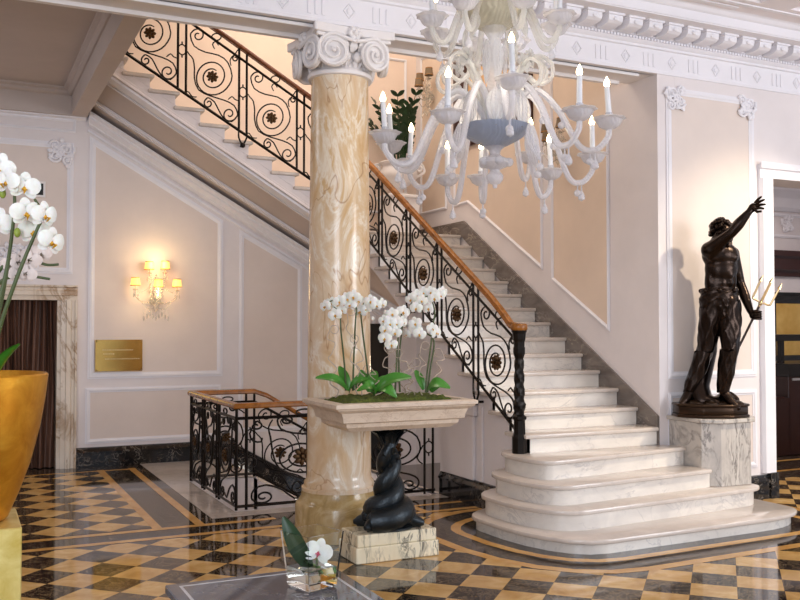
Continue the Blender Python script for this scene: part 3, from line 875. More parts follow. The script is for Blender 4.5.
def posts_pair(par, pts, zfun_b, zfun_t, D, drop=0, nrm=(0, -1, 0)):
    """two bars close together with an oval collar; each bar is its own part"""
    for p in pts:
        mb = MB(); bar(mb, (p[0], p[1], zfun_b(p)), (p[0], p[1], zfun_t(p)), .021)
        mb.build('baluster', M['iron'], par)
    a, b = Vector(pts[0]), Vector(pts[1]); c = (a + b) / 2; d = (b - a) / 2; zc = (zfun_b(c) + zfun_t(c)) / 2
    mb = MB()
    for h, w in ((.055, 1.0),):
        mb.tube([(c.x + d.x * w * math.cos(t * PI / 8), c.y + d.y * w * math.cos(t * PI / 8), zc + h * math.sin(t * PI / 8)) for t in range(17)], .007, 6)
    mb.tube([(c.x, c.y, zc + .055), (c.x, c.y, zc + .085)], .008, 6); mb.tube([(c.x, c.y, zc - .055), (c.x, c.y, zc - .085)], .008, 6)
    mb.build('collar', M['iron'], par)
    if drop:
        mb = MB(); n = Vector(nrm)
        za, zb, = zfun_b(a), zfun_b(b); zl = min(za, zb) - drop
        mb.tube(catmull([(a.x, a.y, za), (a.x, a.y, zl + .07), (c.x, c.y, zl), (b.x, b.y, zl + .07), (b.x, b.y, zb)], 4), .010, 6)
        mb.ell((c.x, c.y, zl - .01), .03, None, 10, 6); mb.tube([(c.x, c.y, zl - .01), tuple(Vector((c.x, c.y, zl - .01)) - n * .08)], .011, 6)
        mb.build('bracket', M['iron'], par)

# ---- main stair railing
XP = 4.125
def mb_z(y): return .738 + .605 * (y - 6.364)
HM, MM = .868, .75
rail = thing('stair_railing', 'black iron scroll railing with golden brown handrail and newel post on the main stair', 'railing', (XP, 8.0, zk(4)))
yp = [7.03, 7.71, 8.38, 9.07]
for i, y in enumerate(yp):
    posts_pair(rail, [(XP, y + .043, 0), (XP, y - .043, 0)], lambda p: mb_z(p[1]), lambda p: mb_z(p[1]) + HM - .03, (0, -1, 0), .17 if i in (0, 2) else 0, (-1, 0, 0))
mb = MB(); bar(mb, (XP, 9.72, LAND), (XP, 9.72, mb_z(9.72) + HM - .02), .03); mb.build('baluster', M['iron'], rail)
ends = [9.72] + [v for y in yp[::-1] for v in (y + .043, y - .043)] + [6.38]
for i in range(0, len(ends), 2):
    a, b = ends[i], ends[i + 1]
    panel(rail, RAKED, (XP, a, 0), (0, -1, 0), a - b, lambda u, a=a: mb_z(a - u), MM, (1, 0, 0))
mb = MB(); bar(mb, (XP, 9.74, mb_z(9.74)), (XP, 6.34, mb_z(6.34)), .026); mb.build('bottom_rail', M['iron'], rail)
mb = MB(); bar(mb, (XP, 9.74, mb_z(9.74) + MM), (XP, 6.36, mb_z(6.36) + MM - .01), .024); mb.build('middle_rail', M['iron'], rail)
mb = MB(); railbar(mb, [(XP, 9.76, mb_z(9.76) + HM), (XP, 7.0, mb_z(7.0) + HM), (XP, 6.75, mb_z(6.75) + HM - .005), (XP, 6.58, mb_z(6.58) + HM - .02), (XP, 6.45, 1.615), (XP, 6.30, 1.592)], .07, .055)
mb.build('handrail', M['wood'], rail)
# newel: octagonal foot, spiral-carved shaft, moulded head
mb = MB(); cx, cy, zb = XP, 6.335, zk(4) + .001
def newel(z):
    for (z0_, z1_, r0_, r1_) in ((0, .13, .07, .07), (.13, .15, .07, .058), (.15, .27, .056, .052), (.27, .31, .066, .066), (.31, .40, .046, .058), (.40, .76, .05, .042), (.76, .80, .036, .05), (.80, .86, .054, .056), (.86, .92, .05, .052), (.92, .985, .058, .064), (.985, .999, .072, .072)):
        if z0_ <= z <= z1_: return r0_ + (r1_ - r0_) * (z - z0_) / max(z1_ - z0_, 1e-6)
    return .06
rings = []; NZ = 90; NA = 16
for i in range(NZ + 1):
    z = .999 * i / NZ; ring = []
    for k in range(NA):
        a = 2 * PI * k / NA
        rr = newel(z) * .86 * (1 + (.13 * math.cos(4 * a + z * 55) if .31 < z < .76 else (.04 * math.cos(8 * a))))
        ring.append(mb.bm.verts.new((cx + rr * math.cos(a), cy + rr * math.sin(a), zb + z)))
    rings.append(ring)
for i in range(NZ):
    for k in range(NA): mb.face([rings[i][k], rings[i][(k + 1) % NA], rings[i + 1][(k + 1) % NA], rings[i + 1][k]])
mb.face(rings[0][::-1]); mb.face(rings[-1])
nw = mb.build('newel_post', M['iron'], rail)
mb = MB(); mb.lathe([(.062, 1.57), (.07, 1.58), (.07, 1.61), (.06, 1.625), (0, 1.63)], (cx, cy, 0), 20); mb.build('newel_cap', M['wood'], rail)

# ---- upper flight railing
YP = 9.715
def ub_z(x): return 3.981 - .575 * (x - 2.303)
HU, MU = .925, .80
rail2 = thing('upper_railing', 'black iron scroll railing with dark brown handrail along the upper flight', 'railing', (2.7, YP, 3.5))
xp = [1.44, 2.10, 2.765, 3.43]
for i, x in enumerate(xp):
    posts_pair(rail2, [(x - .043, YP, 0), (x + .043, YP, 0)], lambda p: ub_z(p[0]), lambda p: ub_z(p[0]) + HU - .03, (1, 0, 0), .10 if i in (0, 2) else 0, (0, -1, 0))
ends = [v for x in xp for v in (x - .043, x + .043)][1:] + [4.06]
for i in range(0, len(ends), 2):
    a, b = ends[i], ends[i + 1]
    panel(rail2, RAKED, (a, YP, 0), (1, 0, 0), b - a, lambda u, a=a: ub_z(a + u), MU, (0, -1, 0))
mb = MB(); bar(mb, (4.08, YP, LAND - .03), (4.08, YP, ub_z(4.08) + HU - .02), .03); mb.build('baluster', M['iron'], rail2)
mb = MB(); bar(mb, (1.3, YP, ub_z(1.3)), (4.1, YP, ub_z(4.1)), .026); mb.build('bottom_rail', M['iron'], rail2)
mb = MB(); bar(mb, (1.3, YP, ub_z(1.3) + MU), (4.1, YP, ub_z(4.1) + MU), .024); mb.build('middle_rail', M['iron'], rail2)
mb = MB(); railbar(mb, [(1.3, YP, ub_z(1.3) + HU), (4.09, YP, ub_z(4.09) + HU)], .07, .055); mb.build('handrail', M['wood2'], rail2)

# ---- railing round the stairwell
rail3 = thing('stairwell_railing', 'low black iron scroll railing with orange wood handrail around the stairwell opening', 'railing', (2.6, 8.6, 0))
ZB, ZM, ZT = .035, .80, .91
YA, XA, YBk = 7.84, 2.19, 9.55
def flat(u): return ZB
zb_ = lambda p: .003
zt_ = lambda p: ZT - .02
posts_pair(rail3, [(XA, YA, 0), (XA + .09, YA, 0)], zb_, zt_, (1, 0, 0))
posts_pair(rail3, [(3.10, YA, 0), (3.19, YA, 0)], zb_, zt_, (1, 0, 0))
posts_pair(rail3, [(4.03, YA, 0), (4.12, YA, 0)], zb_, zt_, (1, 0, 0))
panel(rail3, FLAT, (XA + .09, YA, 0), (1, 0, 0), 3.10 - XA - .09, flat, ZM - ZB, (0, -1, 0), .009)
panel(rail3, FLAT, (3.19, YA, 0), (1, 0, 0), .84, flat, ZM - ZB, (0, -1, 0), .009)
posts_pair(rail3, [(XA, 8.42, 0), (XA, 8.51, 0)], zb_, zt_, (0, 1, 0)); posts_pair(rail3, [(XA, 8.98, 0), (XA, 9.07, 0)], zb_, zt_, (0, 1, 0))
mb = MB(); bar(mb, (XA, YBk, .003), (XA, YBk, ZT - .02), .03); mb.build('baluster', M['iron'], rail3)
for a, b in ((7.84, 8.42), (8.51, 8.98), (9.07, 9.55)): panel(rail3, FLAT, (XA, a, 0), (0, 1, 0), b - a, flat, ZM - ZB, (-1, 0, 0), .009)
posts_pair(rail3, [(2.77, YBk, 0), (2.86, YBk, 0)], zb_, zt_, (1, 0, 0))
panel(rail3, FLAT, (XA, YBk, 0), (1, 0, 0), 2.77 - XA, flat, ZM - ZB, (0, -1, 0), .009)
def dz(x): return -.5655 * (x - 2.86)
for x in (3.5, 4.05):
    posts_pair(rail3, [(x - .04, YBk, 0), (x + .04, YBk, 0)], lambda p: ZB + dz(p[0]), lambda p: ZT - .02 + dz(p[0]), (1, 0, 0))
panel(rail3, RAKED, (2.86, YBk, 0), (1, 0, 0), .60, lambda u: ZB + dz(2.86 + u), ZM - ZB, (0, -1, 0))
mb = MB()
for P in ([(4.14, YA), (XA, YA)], [(XA, YA), (XA, YBk)], [(XA, YBk), (2.86, YBk)]):
    for z in (ZB, ZM): bar(mb, (P[0][0], P[0][1], z), (P[1][0], P[1][1], z), .022)
for z in (ZB, ZM): bar(mb, (2.86, YBk, z), (4.1, YBk, z + dz(4.1)), .022)
mb.build('horizontal_rails', M['iron'], rail3)
mb = MB(); railbar(mb, [(4.15, YA, ZT), (XA, YA, ZT), (XA, YBk, ZT), (2.86, YBk, ZT), (3.0, YBk, ZT - .05), (4.12, YBk, ZT + dz(4.12))], .075, .05)
mb.build('handrail', M['wood'], rail3)

# ================================================================== COLUMN
CX, CY = 2.64, 6.57
colm = thing('marble_column', 'thick honey onyx column with white carved capital supporting the beam', 'column', (CX, CY, 0))
mb = MB(); mb.lathe([(.335, .003), (.335, .25), (.325, .275), (.31, .285), (.292, .32), (.285, .36)], (CX, CY, 0), 48)
mb.build('plinth', M['onyxbase'], colm)
mb = MB(); prof = [(.285, .36), (.287, .385), (.268, .395), (.268, .425), (.252, .445), (.246, .48)]
for i in range(1, 21):
    t = i / 20; prof.append((.246 - .026 * t ** 1.3, .48 + 3.02 * t))
mb.lathe(prof, (CX, CY, 0), 48); mb.build('shaft', M['onyx'], colm)
mb = MB(); mb.lathe([(.222, 3.50), (.245, 3.505), (.25, 3.53), (.235, 3.555), (.222, 3.56), (.215, 3.6), (.225, 3.68), (.27, 3.76)], (CX, CY, 0), 48)
cap = mb.build('capital', M['white'], colm)
mb = MB()
ab = []
for k in range(4):                          # abacus with concave sides
    a = PI / 2 * k
    for t in range(-5, 6):
        u = t / 5 * .315; w = .325 - .035 * (1 - (t / 5) ** 2)
        ab.append((CX + math.cos(a) * w - math.sin(a) * u, CY + math.sin(a) * w + math.cos(a) * u))
mb.prism(ab, 'z', 3.775, 3.842)
mb.prism([((x - CX) * .93 + CX, (y - CY) * .93 + CY) for x, y in ab], 'z', 3.75, 3.776)
mb.bevel(.006, 1); mb.build('abacus', M['white'], cap, smooth=False)
for sx in (-1, 1):
    for sy in (-1, 1):
        for wch in (0, 1):
            c = Vector((CX + sx * (.168 if wch == 0 else .292), CY + sy * (.292 if wch == 0 else .168), 3.645))
            n = Vector((sx * .22, sy, 0) if wch == 0 else (sx, sy * .22, 0)).normalized()
            side = Vector((0, 0, 1)).cross(n)
            if side.dot(Vector((sx, 0, 0) if wch == 0 else (0, sy, 0))) < 0: side = -side
            mb = MB(); rot = Matrix((side, Vector((0, 0, 1)), n)).transposed()
            mb.lathe([(.0, -.03), (.112, -.03), (.12, -.015), (.116, .0), (0, .0)], c, 24, rot=rot)
            pts = []; N = 44
            for i in range(N + 1):
                t = i / N; a = PI * .55 - 2 * PI * 2.2 * t; q = .116 * (1 - t) ** .9 + .012
                pts.append(c + side * (q * math.cos(a)) + Vector((0, 0, q * math.sin(a))) + n * (.006 + .02 * t))
            tang = [c - side * .17 + Vector((0, 0, .08)) + n * .0, c - side * .08 + Vector((0, 0, .105)) + n * .004]
            mb.tube(tang + pts, [.014, .015] + [.016 * (1 - .45 * i / N) for i in range(N + 1)], 6)
            mb.ell(c + n * .024, .02, None, 8, 6)
            mb.build('volute', M['white'], cap)
mb = MB()
for k in range(16):
    a = 2 * PI * (k + .5) / 16; d = Vector((math.cos(a), math.sin(a), 0)); hh = .13 if k % 2 else .10
    def lf(u, v, d=d, hh=hh):
        w = .085 * (math.sin(PI * (u * .8 + .18))) * (1 + .16 * math.cos(u * 20)); k2 = (v - .5)
        s = Vector((-d.y, d.x, 0)); out = .225 + .02 * u + .055 * max(0, u - .55) ** 1.2 * 2.2
        zz = 3.555 + hh * min(u, .85) - .12 * max(0, u - .85)
        return Vector((CX, CY, 0)) + d * (out + .012 * math.cos(k2 * 12)) + s * (w * k2) + Vector((0, 0, zz))
    mb.grid(lf, 10, 6)
for k in range(4):
    a = PI / 2 * k; d = Vector((math.cos(a), math.sin(a), 0)); s = Vector((-d.y, d.x, 0)); c = Vector((CX, CY, 3.79)) + d * .30
    for j in range(6):
        b = j * PI / 3; mb.ell(c + s * .035 * math.cos(b) + Vector((0, 0, .035 * math.sin(b))), .026, None, 8, 5)
    mb.ell(c + d * .02, .022, None, 8, 5)
    for u in (-.06, 0, .06): mb.leaf(Vector((CX, CY, 3.67)) + d * .235 + s * u, Vector((CX, CY, 3.76)) + d * .285 + s * u * 1.4, .06, d, .02, .2, .006)
    for u in (-.045, .045): mb.ell(Vector((CX, CY, 3.63)) + d * .245 + s * u, (.035, .035, .04), None, 10, 6)
mb.build('acanthus', M['white'], cap)
# ================================================================== CHANDELIER
ch = thing('chandelier', 'large milky blown glass chandelier with lit candle bulbs hanging in front of the beam', 'chandelier', (2.93, 4.76, 2.80), local=True)
ch.rotation_euler = (0, 0, -YAW - .103)
V3 = Vector
mb = MB()
mb.lathe([(.02, .05), (.035, .08), (.03, .14), (.045, .2), (.06, .23), (.045, .27), (.04, .34), (.05, .4), (.036, .44), (.036, .56), (.06, .6), (.075, .63), (.05, .66)], (0, 0, 0), 24, 8, .05)
mb.lathe([(.02, .66), (.02, 1.2), (.05, 1.25), (.03, 1.3), (.012, 1.34), (.012, 1.66)], (0, 0, 0), 12)
mb.lathe([(0, 1.64), (.1, 1.655), (.11, 1.70), (.07, 1.718), (0, 1.718)], (0, 0, 0), 20)
mb.build('stem', M['clearg'], ch)
mb = MB(); mb.lathe([(.03, -.105), (.08, -.095), (.165, -.05), (.212, .0), (.222, .018), (.212, .02), (.155, -.03), (.07, -.06), (.03, -.065)], (0, 0, 0), 36, 12, .02)
mb.build('bowl', M['blueg'], ch)
mb = MB(); mb.lathe([(0, -.36), (.012, -.355), (.015, -.335), (.03, -.33), (.048, -.305), (.05, -.28), (.03, -.255), (.028, -.245), (.075, -.225), (.088, -.205), (.08, -.18), (.045, -.165), (.03, -.15), (.035, -.125), (.06, -.105), (.03, -.1)], (0, 0, 0), 24, 6, .03)
for k in range(5): a = 2 * PI * k / 5; mb.ell((.085 * math.cos(a), .085 * math.sin(a), -.2), .028, None, 10, 6)
mb.build('finial', M['milk'], ch)
mb = MB(); mb.lathe([(.03, .62), (.10, .63), (.19, .69), (.225, .74), (.235, .76), (.22, .762), (.15, .71), (.05, .68), (.03, .68)], (0, 0, 0), 36, 12, .02)
mb.build('upper_bowl', M['strawbowl'], ch)

def cup_mesh(mb, c):
    mb.lathe([(.014, -.055), (.034, -.048), (.058, -.034), (.07, -.012), (.078, .002)], c, 36, 12, .03, cap=False); mb.lathe([(.078, .002), (.098, .012), (.094, .016), (.072, .008), (.05, -.016), (.02, -.022), (.018, .03), (.021, .045), (.012, .05)], c, 36, 9, .055)
def add_arm(az, cz, Rr, candle=True, mat='milk', root_z=0.05, apex=.2, dip=.17, root_r=.06, n=0):
    a = math.radians(az); d = V3((math.sin(a), -math.cos(a), 0)); up = V3((0, 0, 1))
    P = [d * root_r + up * root_z, d * (Rr * .16) + up * (root_z + .1), d * (Rr * .36) + up * max(root_z + apex * .9, cz + apex * .45), d * (Rr * .56) + up * ((root_z + cz) / 2 + apex * .35), d * (Rr * .74) + up * (cz - dip * .8), d * (Rr * .88) + up * (cz - dip), d * (Rr * .985) + up * (cz - dip * .62), d * Rr + up * (cz - .05)]
    pts = catmull(P, 6)
    mb = MB(); mb.tube(pts, [.021 - .004 * i / len(pts) for i in range(len(pts))], 8)
    arm = mb.build('arm', M[mat], ch)
    c = d * Rr + up * cz
    mb = MB(); cup_mesh(mb, c); mb.build('drip_pan', M['milk'], arm)
    lean = V3((R_.uniform(-.012, .012), R_.uniform(-.012, .012), 0))
    if candle:
        mb = MB(); mb.tube([c + up * .04, c + lean + up * .20], [.0165, .0155], 10); mb.build('candle', M['candle'], arm)
        mb = MB(); b = c + lean + up * .20
        mb.lathe([(.012, 0), (.018, .014), (.016, .03), (.007, .05), (.0015, .062)], b, 10); mb.build('bulb', M['bulb'], arm)
    mb = MB(); q_ = d * (Rr * .88) + up * (cz - dip - .02)
    mb.tube([q_, q_ - up * .03], .004, 5); mb.lathe([(.004, -.03), (.012, -.045), (.022, -.07), (.02, -.088), (0, -.1)], q_, 10); mb.build('pendant', M['milk'], arm)
    if n % 2 == 0:
        for ff in (.45, .66):
            i = int(ff * len(pts)); q_ = pts[i]
            mb = MB(); mb.tube([q_ - up * .015, q_ - up * .045], .004, 5); mb.ell(q_ - up * .065, .022, None, 10, 6); mb.build('pendant', M['milk'], arm)
for i, (az, z) in enumerate(((8, 2.965), (-22, 2.80), (43, 2.83), (-74, 2.79), (80, 2.86), (-105, 2.80), (115, 2.725), (147, 2.675), (188, 2.66), (208, 2.65), (235, 2.725), (160, 2.80))):
    add_arm(az, z - 2.845, .68, n=i)
for i, (az, z) in enumerate(((-68, 3.45), (-112, 3.45), (-25, 3.47), (75, 3.45), (108, 3.46), (25, 3.47), (160, 3.45), (200, 3.45))):
    add_arm(az, z - 2.80, .40, True, 'goldg', .68, .12, .14, .05, n=1)
# hanging ribbed leaves
def gleaf(c, L, w, d, mat, tilt=0.0):
    d = V3(d); up = V3((0, 0, 1)); s = up.cross(d).normalized()
    mb = MB()
    def f(u, v):
        a = 2 * PI * v; k = math.sin(PI * min(1, u * .95 + .03)) ** .8 * (1 - .35 * u)
        rr = 1 + .10 * math.cos(12 * a)
        return V3(c) + up * (L * .5 - L * u) + d * (tilt * u * u * L) + s * (w * .5 * k * rr * math.cos(a)) + d * (w * .28 * k * rr * math.sin(a))
    mb.grid(f, 12, 48); mb.weld()
    return mb.build('glass_leaf', M[mat], ch)
for k in range(7):
    a = math.radians(k * 360 / 7 + 2); d = (math.sin(a), -math.cos(a), 0)
    gleaf(V3(d) * .19 + V3((0, 0, .10)), .23, .125, d, 'clearg', .05)
for k in (0, 1, 2, 3):
    a = math.radians((62, 118, 242, 298)[k]); d = (math.sin(a), -math.cos(a), 0)
    lf = gleaf(V3(d) * .24 + V3((0, 0, -.10)), .24, .12, d, 'milk', .25)
    c = V3(d) * .30 + V3((0, 0, -.235))
    mb = MB(); mb.tube([c + V3((0, 0, .03)), c], .004, 5); mb.ell(c - V3((0, 0, .02)), .024, None, 10, 6); mb.build('pendant', M['milk'], lf)
for k in range(5):
    a = math.radians(k * 72 + 20); d = (math.sin(a), -math.cos(a), 0)
    gleaf(V3(d) * .06 + V3((0, 0, .42)), .26, .075, d, 'clearg', .02)
for k in range(4):
    a = math.radians(k * 90 + 55); d = (math.sin(a), -math.cos(a), 0)
    gleaf(V3(d) * .2 + V3((0, 0, .60)), .16, .09, d, 'goldg', .2)
# curled stems ending in blossoms
for k in range(8):
    a = math.radians((50, 78, 115, 150, 212, 245, 285, 312)[k]); d = V3((math.sin(a), -math.cos(a), 0)); up = V3((0, 0, 1))
    h = .28 + .05 * (k % 3)
    P = [d * .05 + up * .05, d * .10 + up * .2, d * .17 + up * (h + .02), d * .26 + up * (h + .10), d * .345 + up * (h + .05), d * .345 + up * (h - .04), d * .27 + up * (h - .07), d * .215 + up * (h - .02)]
    mb = MB(); pts = catmull(P, 6); mb.tube(pts, [.013] * len(pts), 8); sm = mb.build('curled_stem', M['goldg'], ch)
    mb = MB(); c = d * .20 + up * (h + .085)
    s = up.cross(d)
    for j in range(6):
        b = j * PI / 3; v = s * math.cos(b) + up * math.sin(b)
        mb.leaf(c + v * .008, c + v * .062 + d * .03, .05, d, .01, .2, .004, 5, roundtip=.6)
    mb.ell(c + d * .02, .014, None, 8, 5)
    mb.build('blossom', M['goldg'], sm)

# ================================================================== STATUE ON ITS PEDESTAL
pd = thing('statue_pedestal', 'veined grey marble octagonal pedestal under the bronze figure by the steps', 'pedestal', (5.92, 6.02, zk(2)))
z2 = zk(2) + .001
PX = [(5.64, 6.277), (5.64, 5.88), (5.755, 5.77), (6.095, 5.77), (6.21, 5.88), (6.21, 6.277)]
def grow(P, g):
    c = V3((5.925, 6.1, 0)); return [(c.x + (x - c.x) * (1 + g), min(6.277, c.y + (y - c.y) * (1 + g))) for x, y in P]
mb = MB(); mb.prism(grow(PX, -.01), 'z', z2, .785); mb.build('die', M['pedestal'], pd, smooth=False)
mb = MB(); mb.prism(grow(PX, .09), 'z', .79, .825); mb.bevel(.006, 1); mb.build('top_slab', M['pedestal'], pd, smooth=False)

BZ = .826
stt = thing('bronze_statue', 'dark bronze bearded man raising one arm and holding a trident on the marble pedestal', 'statue', (5.865, 6.005, BZ), local=True)
stt.rotation_euler = (0, 0, -YAW)
mb = MB()
oct_ = [(.335 * math.cos(PI / 8 + k * PI / 4), .235 * math.sin(PI / 8 + k * PI / 4)) for k in range(8)]
oct2 = [(x * .96, y * .96) for x, y in oct_]
mb.prism(oct_, 'z', 0, .025); mb.prism(oct2, 'z', .025, .095); mb.prism(oct_, 'z', .095, .115); mb.bevel(.006, 1)
for i in range(16):
    mb.ell((R_.uniform(-.2, .2), R_.uniform(-.13, .13), .11), (.07, .06, .035), None, 8, 5)
mb.build('plinth', M['bronze2'], stt)
K = 1 / 117.0
def S(px, py, y=0.0): return V3(((px - 711) * K, y, (417 - py) * K))
def capsule(mb, pts, radii, n=14):
    pts = [V3(p) for p in pts]
    mb.tube(pts, radii, n)
    for p, q_ in zip(pts, radii): mb.ell(p, q_ * 1.0, None, n, 8)
body = MB()
# legs: weight on the image-right leg, the other trailing
hipL, kneeL, ankL, toeL = S(714, 302, .0), S(709, 350, .03), S(692, 393, .06), S(681, 404, -.02)
hipR, kneeR, ankR, toeR = S(727, 302, -.03), S(727, 347, -.10), S(723, 393, -.05), S(732, 407, -.16)
capsule(body, [hipL, (hipL + kneeL) / 2, kneeL, kneeL * .6 + ankL * .4 + V3((-.01, .02, 0)), ankL], [.098, .09, .062, .062, .04])
capsule(body, [hipR, (hipR + kneeR) / 2, kneeR, kneeR * .6 + ankR * .4 + V3((0, .03, 0)), ankR], [.10, .092, .064, .066, .042])
for an, to in ((ankL, toeL), (ankR, toeR)):
    capsule(body, [an, an * .4 + to * .6 + V3((0, 0, -.01)), to], [.042, .04, .028])
    body.ell(an + V3((0, .04, -.05)), (.035, .04, .04))
# torso
pel, wai, rib, che, nec = S(721, 295), S(721, 282, .0), S(723, 268, -.01), S(722, 254, -.01), S(719, 241, .0)
def tor(c, rx, ry, rz): body.ell(c, (rx, ry, rz), None, 20, 14)
tor(pel, .142, .11, .11); tor(wai, .124, .095, .15); tor(rib, .142, .105, .15); tor(che, .158, .112, .125); tor(S(721, 247), .14, .085, .065)
for sx in (-1, 1):
    body.ell(S(722 + sx * 8, 256, -.08), (.07, .02, .05), None, 14, 10)      # pectorals
    for j in range(3): body.ell(S(725 + sx * 4, 267 + j * 7.5, -.092 + j * .004), (.03, .018, .03), None, 10, 8)
    body.ell(S(722 + sx * 12, 279, -.02), (.035, .05, .10), None, 12, 8)
# neck and head (turned towards the raised hand)
capsule(body, [nec, S(721, 236, -.02)], [.06, .055])
hc = S(723, 231, -.03)
body.ell(hc, (.075, .082, .10), Matrix.Rotation(.2, 3, 'Y'), 18, 14)
body.ell(hc + V3((.045, -.02, -.05)), (.05, .05, .05), None, 12, 8)
fx = V3((.86, -.5, 0)).normalized()
body.ell(hc + fx * .085 + V3((0, 0, -.005)), (.02, .018, .03), None, 8, 6)     # nose
body.ell(hc + fx * .07 + V3((0, 0, .025)), (.035, .035, .014), None, 8, 6)     # brow
body.ell(hc + fx * .072 + V3((0, 0, -.045)), (.028, .028, .012), None, 8, 6)
# raised arm
sh, el, wr = S(709, 249, -.06), S(726, 233, -.20), S(741, 213, -.26)
capsule(body, [S(714, 252, -.02), sh, (sh + el) / 2, el, (el * .6 + wr * .4), wr], [.075, .072, .058, .046, .05, .03])
palm = S(745, 208, -.27)
body.ell((wr + palm) / 2 + V3((.01, 0, .01)), (.04, .022, .045), Matrix.Rotation(.6, 3, 'Y'), 12, 8)
# lowered arm with the trident
sh2, el2, wr2 = S(736, 252, .04), S(745, 282, .06), S(750, 311, -.06)
capsule(body, [S(730, 252, .02), sh2, (sh2 + el2) / 2, el2, (el2 * .55 + wr2 * .45), wr2], [.07, .068, .055, .044, .046, .03])
hand2 = S(752, 315, -.085)
body.ell(hand2, (.04, .03, .042), None, 12, 8)
figure = body.build('figure', M['bronze'], stt)
figure = bake(figure, [('REMESH', dict(mode='VOXEL', voxel_size=.011)), ('SMOOTH', dict(factor=.6, iterations=6))])
# fingers of both hands
mb = MB()
fdir = [(749, 203, 752.5, 199.5, -.29), (750, 205, 756, 203, -.30), (750.5, 208, 757, 208.5, -.285), (749, 211, 756, 212.5, -.27)]
for (ax, ay, bx, by, yy) in ((746, 205, 751.5, 199, -.28), (747, 206, 754, 202, -.29), (747, 208, 755, 206.5, -.285), (747, 210, 754, 210.5, -.275)):
    mb.tube([S(ax, ay, -.27), S((ax * .45 + bx * .55), (ay * .45 + by * .55) - .6, yy), S(bx, by, yy - .01)], [.013, .0115, .008], 8); mb.ell(S(bx, by, yy - .01), .008, None, 8, 5)
mb.tube([S(744, 210, -.28), S(747, 214, -.30), S(751, 213.5, -.31)], [.014, .012, .009], 8)
for j in range(4):
    c = hand2 + V3((.012, -.01, .03 - j * .02))
    mb.tube(catmull([c + V3((-.03, -.02, 0)), c + V3((.0, -.045, 0)), c + V3((.035, -.03, 0)), c + V3((.04, .005, 0)), c + V3((.02, .02, 0))], 3), .0105, 7)
mb.tube([hand2 + V3((-.02, -.02, .03)), hand2 + V3((.01, -.05, .04)), hand2 + V3((.035, -.045, .025))], [.013, .012, .009], 7)
mb.build('fingers', M['bronze'], figure)
mb = MB()                                   # curly hair and beard
for i in range(120):
    a, b = R_.uniform(0, 2 * PI), R_.uniform(-.2, 1)
    p = V3((math.cos(a) * math.sqrt(max(0, 1 - b * b)) * .088, math.sin(a) * math.sqrt(max(0, 1 - b * b)) * .09, b * .108))
    if p.dot(fx) > .045 and p.z < .055: continue
    mb.ell(hc + p + V3((-.006, 0, .004)), R_.uniform(.016, .026), None, 7, 5)
for i in range(26):
    t = R_.uniform(-1, 1); mb.ell(hc + fx * R_.uniform(.035, .07) + V3((-fx.y, fx.x, 0)) * t * .05 + V3((0, 0, -.07 - R_.uniform(0, .05))), R_.uniform(.014, .022), None, 7, 5)
mb.build('hair', M['bronze'], figure)
mb = MB()                                   # belt and clinging breeches
def wrap(pts, rx, ry, seed, fold=.06, n=32):
    rr = random.Random(seed); ph = rr.uniform(0, 6)
    pts = [V3(p) for p in pts]
    def f(u, v):
        i = u * (len(pts) - 1); k = min(int(i), len(pts) - 2); t = i - k
        c = pts[k].lerp(pts[k + 1], t); a = 2 * PI * v
        X = rx[k] + (rx[k + 1] - rx[k]) * t; Y = ry[k] + (ry[k + 1] - ry[k]) * t
        w = 1 + fold * math.sin(5 * a + u * 9 + ph) + fold * .6 * math.sin(9 * a - u * 14)
        return c + V3((X * w * math.cos(a), Y * w * math.sin(a), .012 * math.sin(3 * a + ph)))
    mb.grid(f, 16, n)
wrap([S(721, 291), S(721, 298), S(720, 306)], [.155, .165, .16], [.118, .128, .125], 1, .03)
wrap([S(715, 300), S(712, 325, .015), S(709, 352, .03)], [.105, .095, .074], [.112, .10, .078], 2)
wrap([S(728, 300, -.03), S(729, 325, -.065), S(727.5, 349, -.10)], [.108, .095, .07], [.115, .10, .078], 3)
wrap([S(721, 288), S(721, 292)], [.158, .158], [.122, .122], 4, .015)
wrap([S(722, 300, -.06), S(723, 318, -.08), S(724, 332, -.07)], [.09, .06, .02], [.09, .06, .02], 8, .12)
wrap([S(727, 350, -.095), S(724, 372, -.07), S(722, 392, -.05)], [.074, .07, .05], [.085, .08, .058], 6, .05)
wrap([S(706, 352, .03), S(700, 374, .045), S(692, 392, .06)], [.08, .072, .052], [.082, .075, .055], 7, .05)
for k_ in range(7):
    a = k_ * 2 * PI / 7; mb.ell(S(721, 290) + V3((.155 * math.cos(a), .12 * math.sin(a), 0)), .022, None, 8, 5)
mb.build('clothing', M['bronze'], figure)
mb = MB()                                   # cloak and dolphin mass behind the legs
capsule(mb, [S(717, 322, .13), S(714, 350, .15), S(708, 370, .14), S(702, 387, .12), S(704, 402, .06)], [.07, .09, .10, .11, .10])
capsule(mb, [S(704, 402, .04), S(716, 405, -.02), S(728, 398, .08), S(738, 402, .02)], [.08, .07, .05, .03])
mb.leaf(S(730, 392, .06), S(741, 409, -.02), .10, (0, -1, 0), .02, .1, .012)
mb.leaf(S(700, 372, .1), S(686, 398, .05), .12, (0, -1, 0), .03, .2, .015)
dol = mb.build('drapery', M['bronze'], stt)
bake(dol, [('REMESH', dict(mode='VOXEL', voxel_size=.014)), ('SMOOTH', dict(factor=.5, iterations=4))])
mb = MB()
A_, B_ = S(738.5, 346, -.06), S(757.5, 303, -.12)
dirT = (B_ - A_).normalized()
mb.tube([A_, B_], .011, 8); mb.build('trident_shaft', M['bronze'], stt)
mb = MB(); pr_ = V3((dirT.z, 0, -dirT.x)).normalized()
c = B_
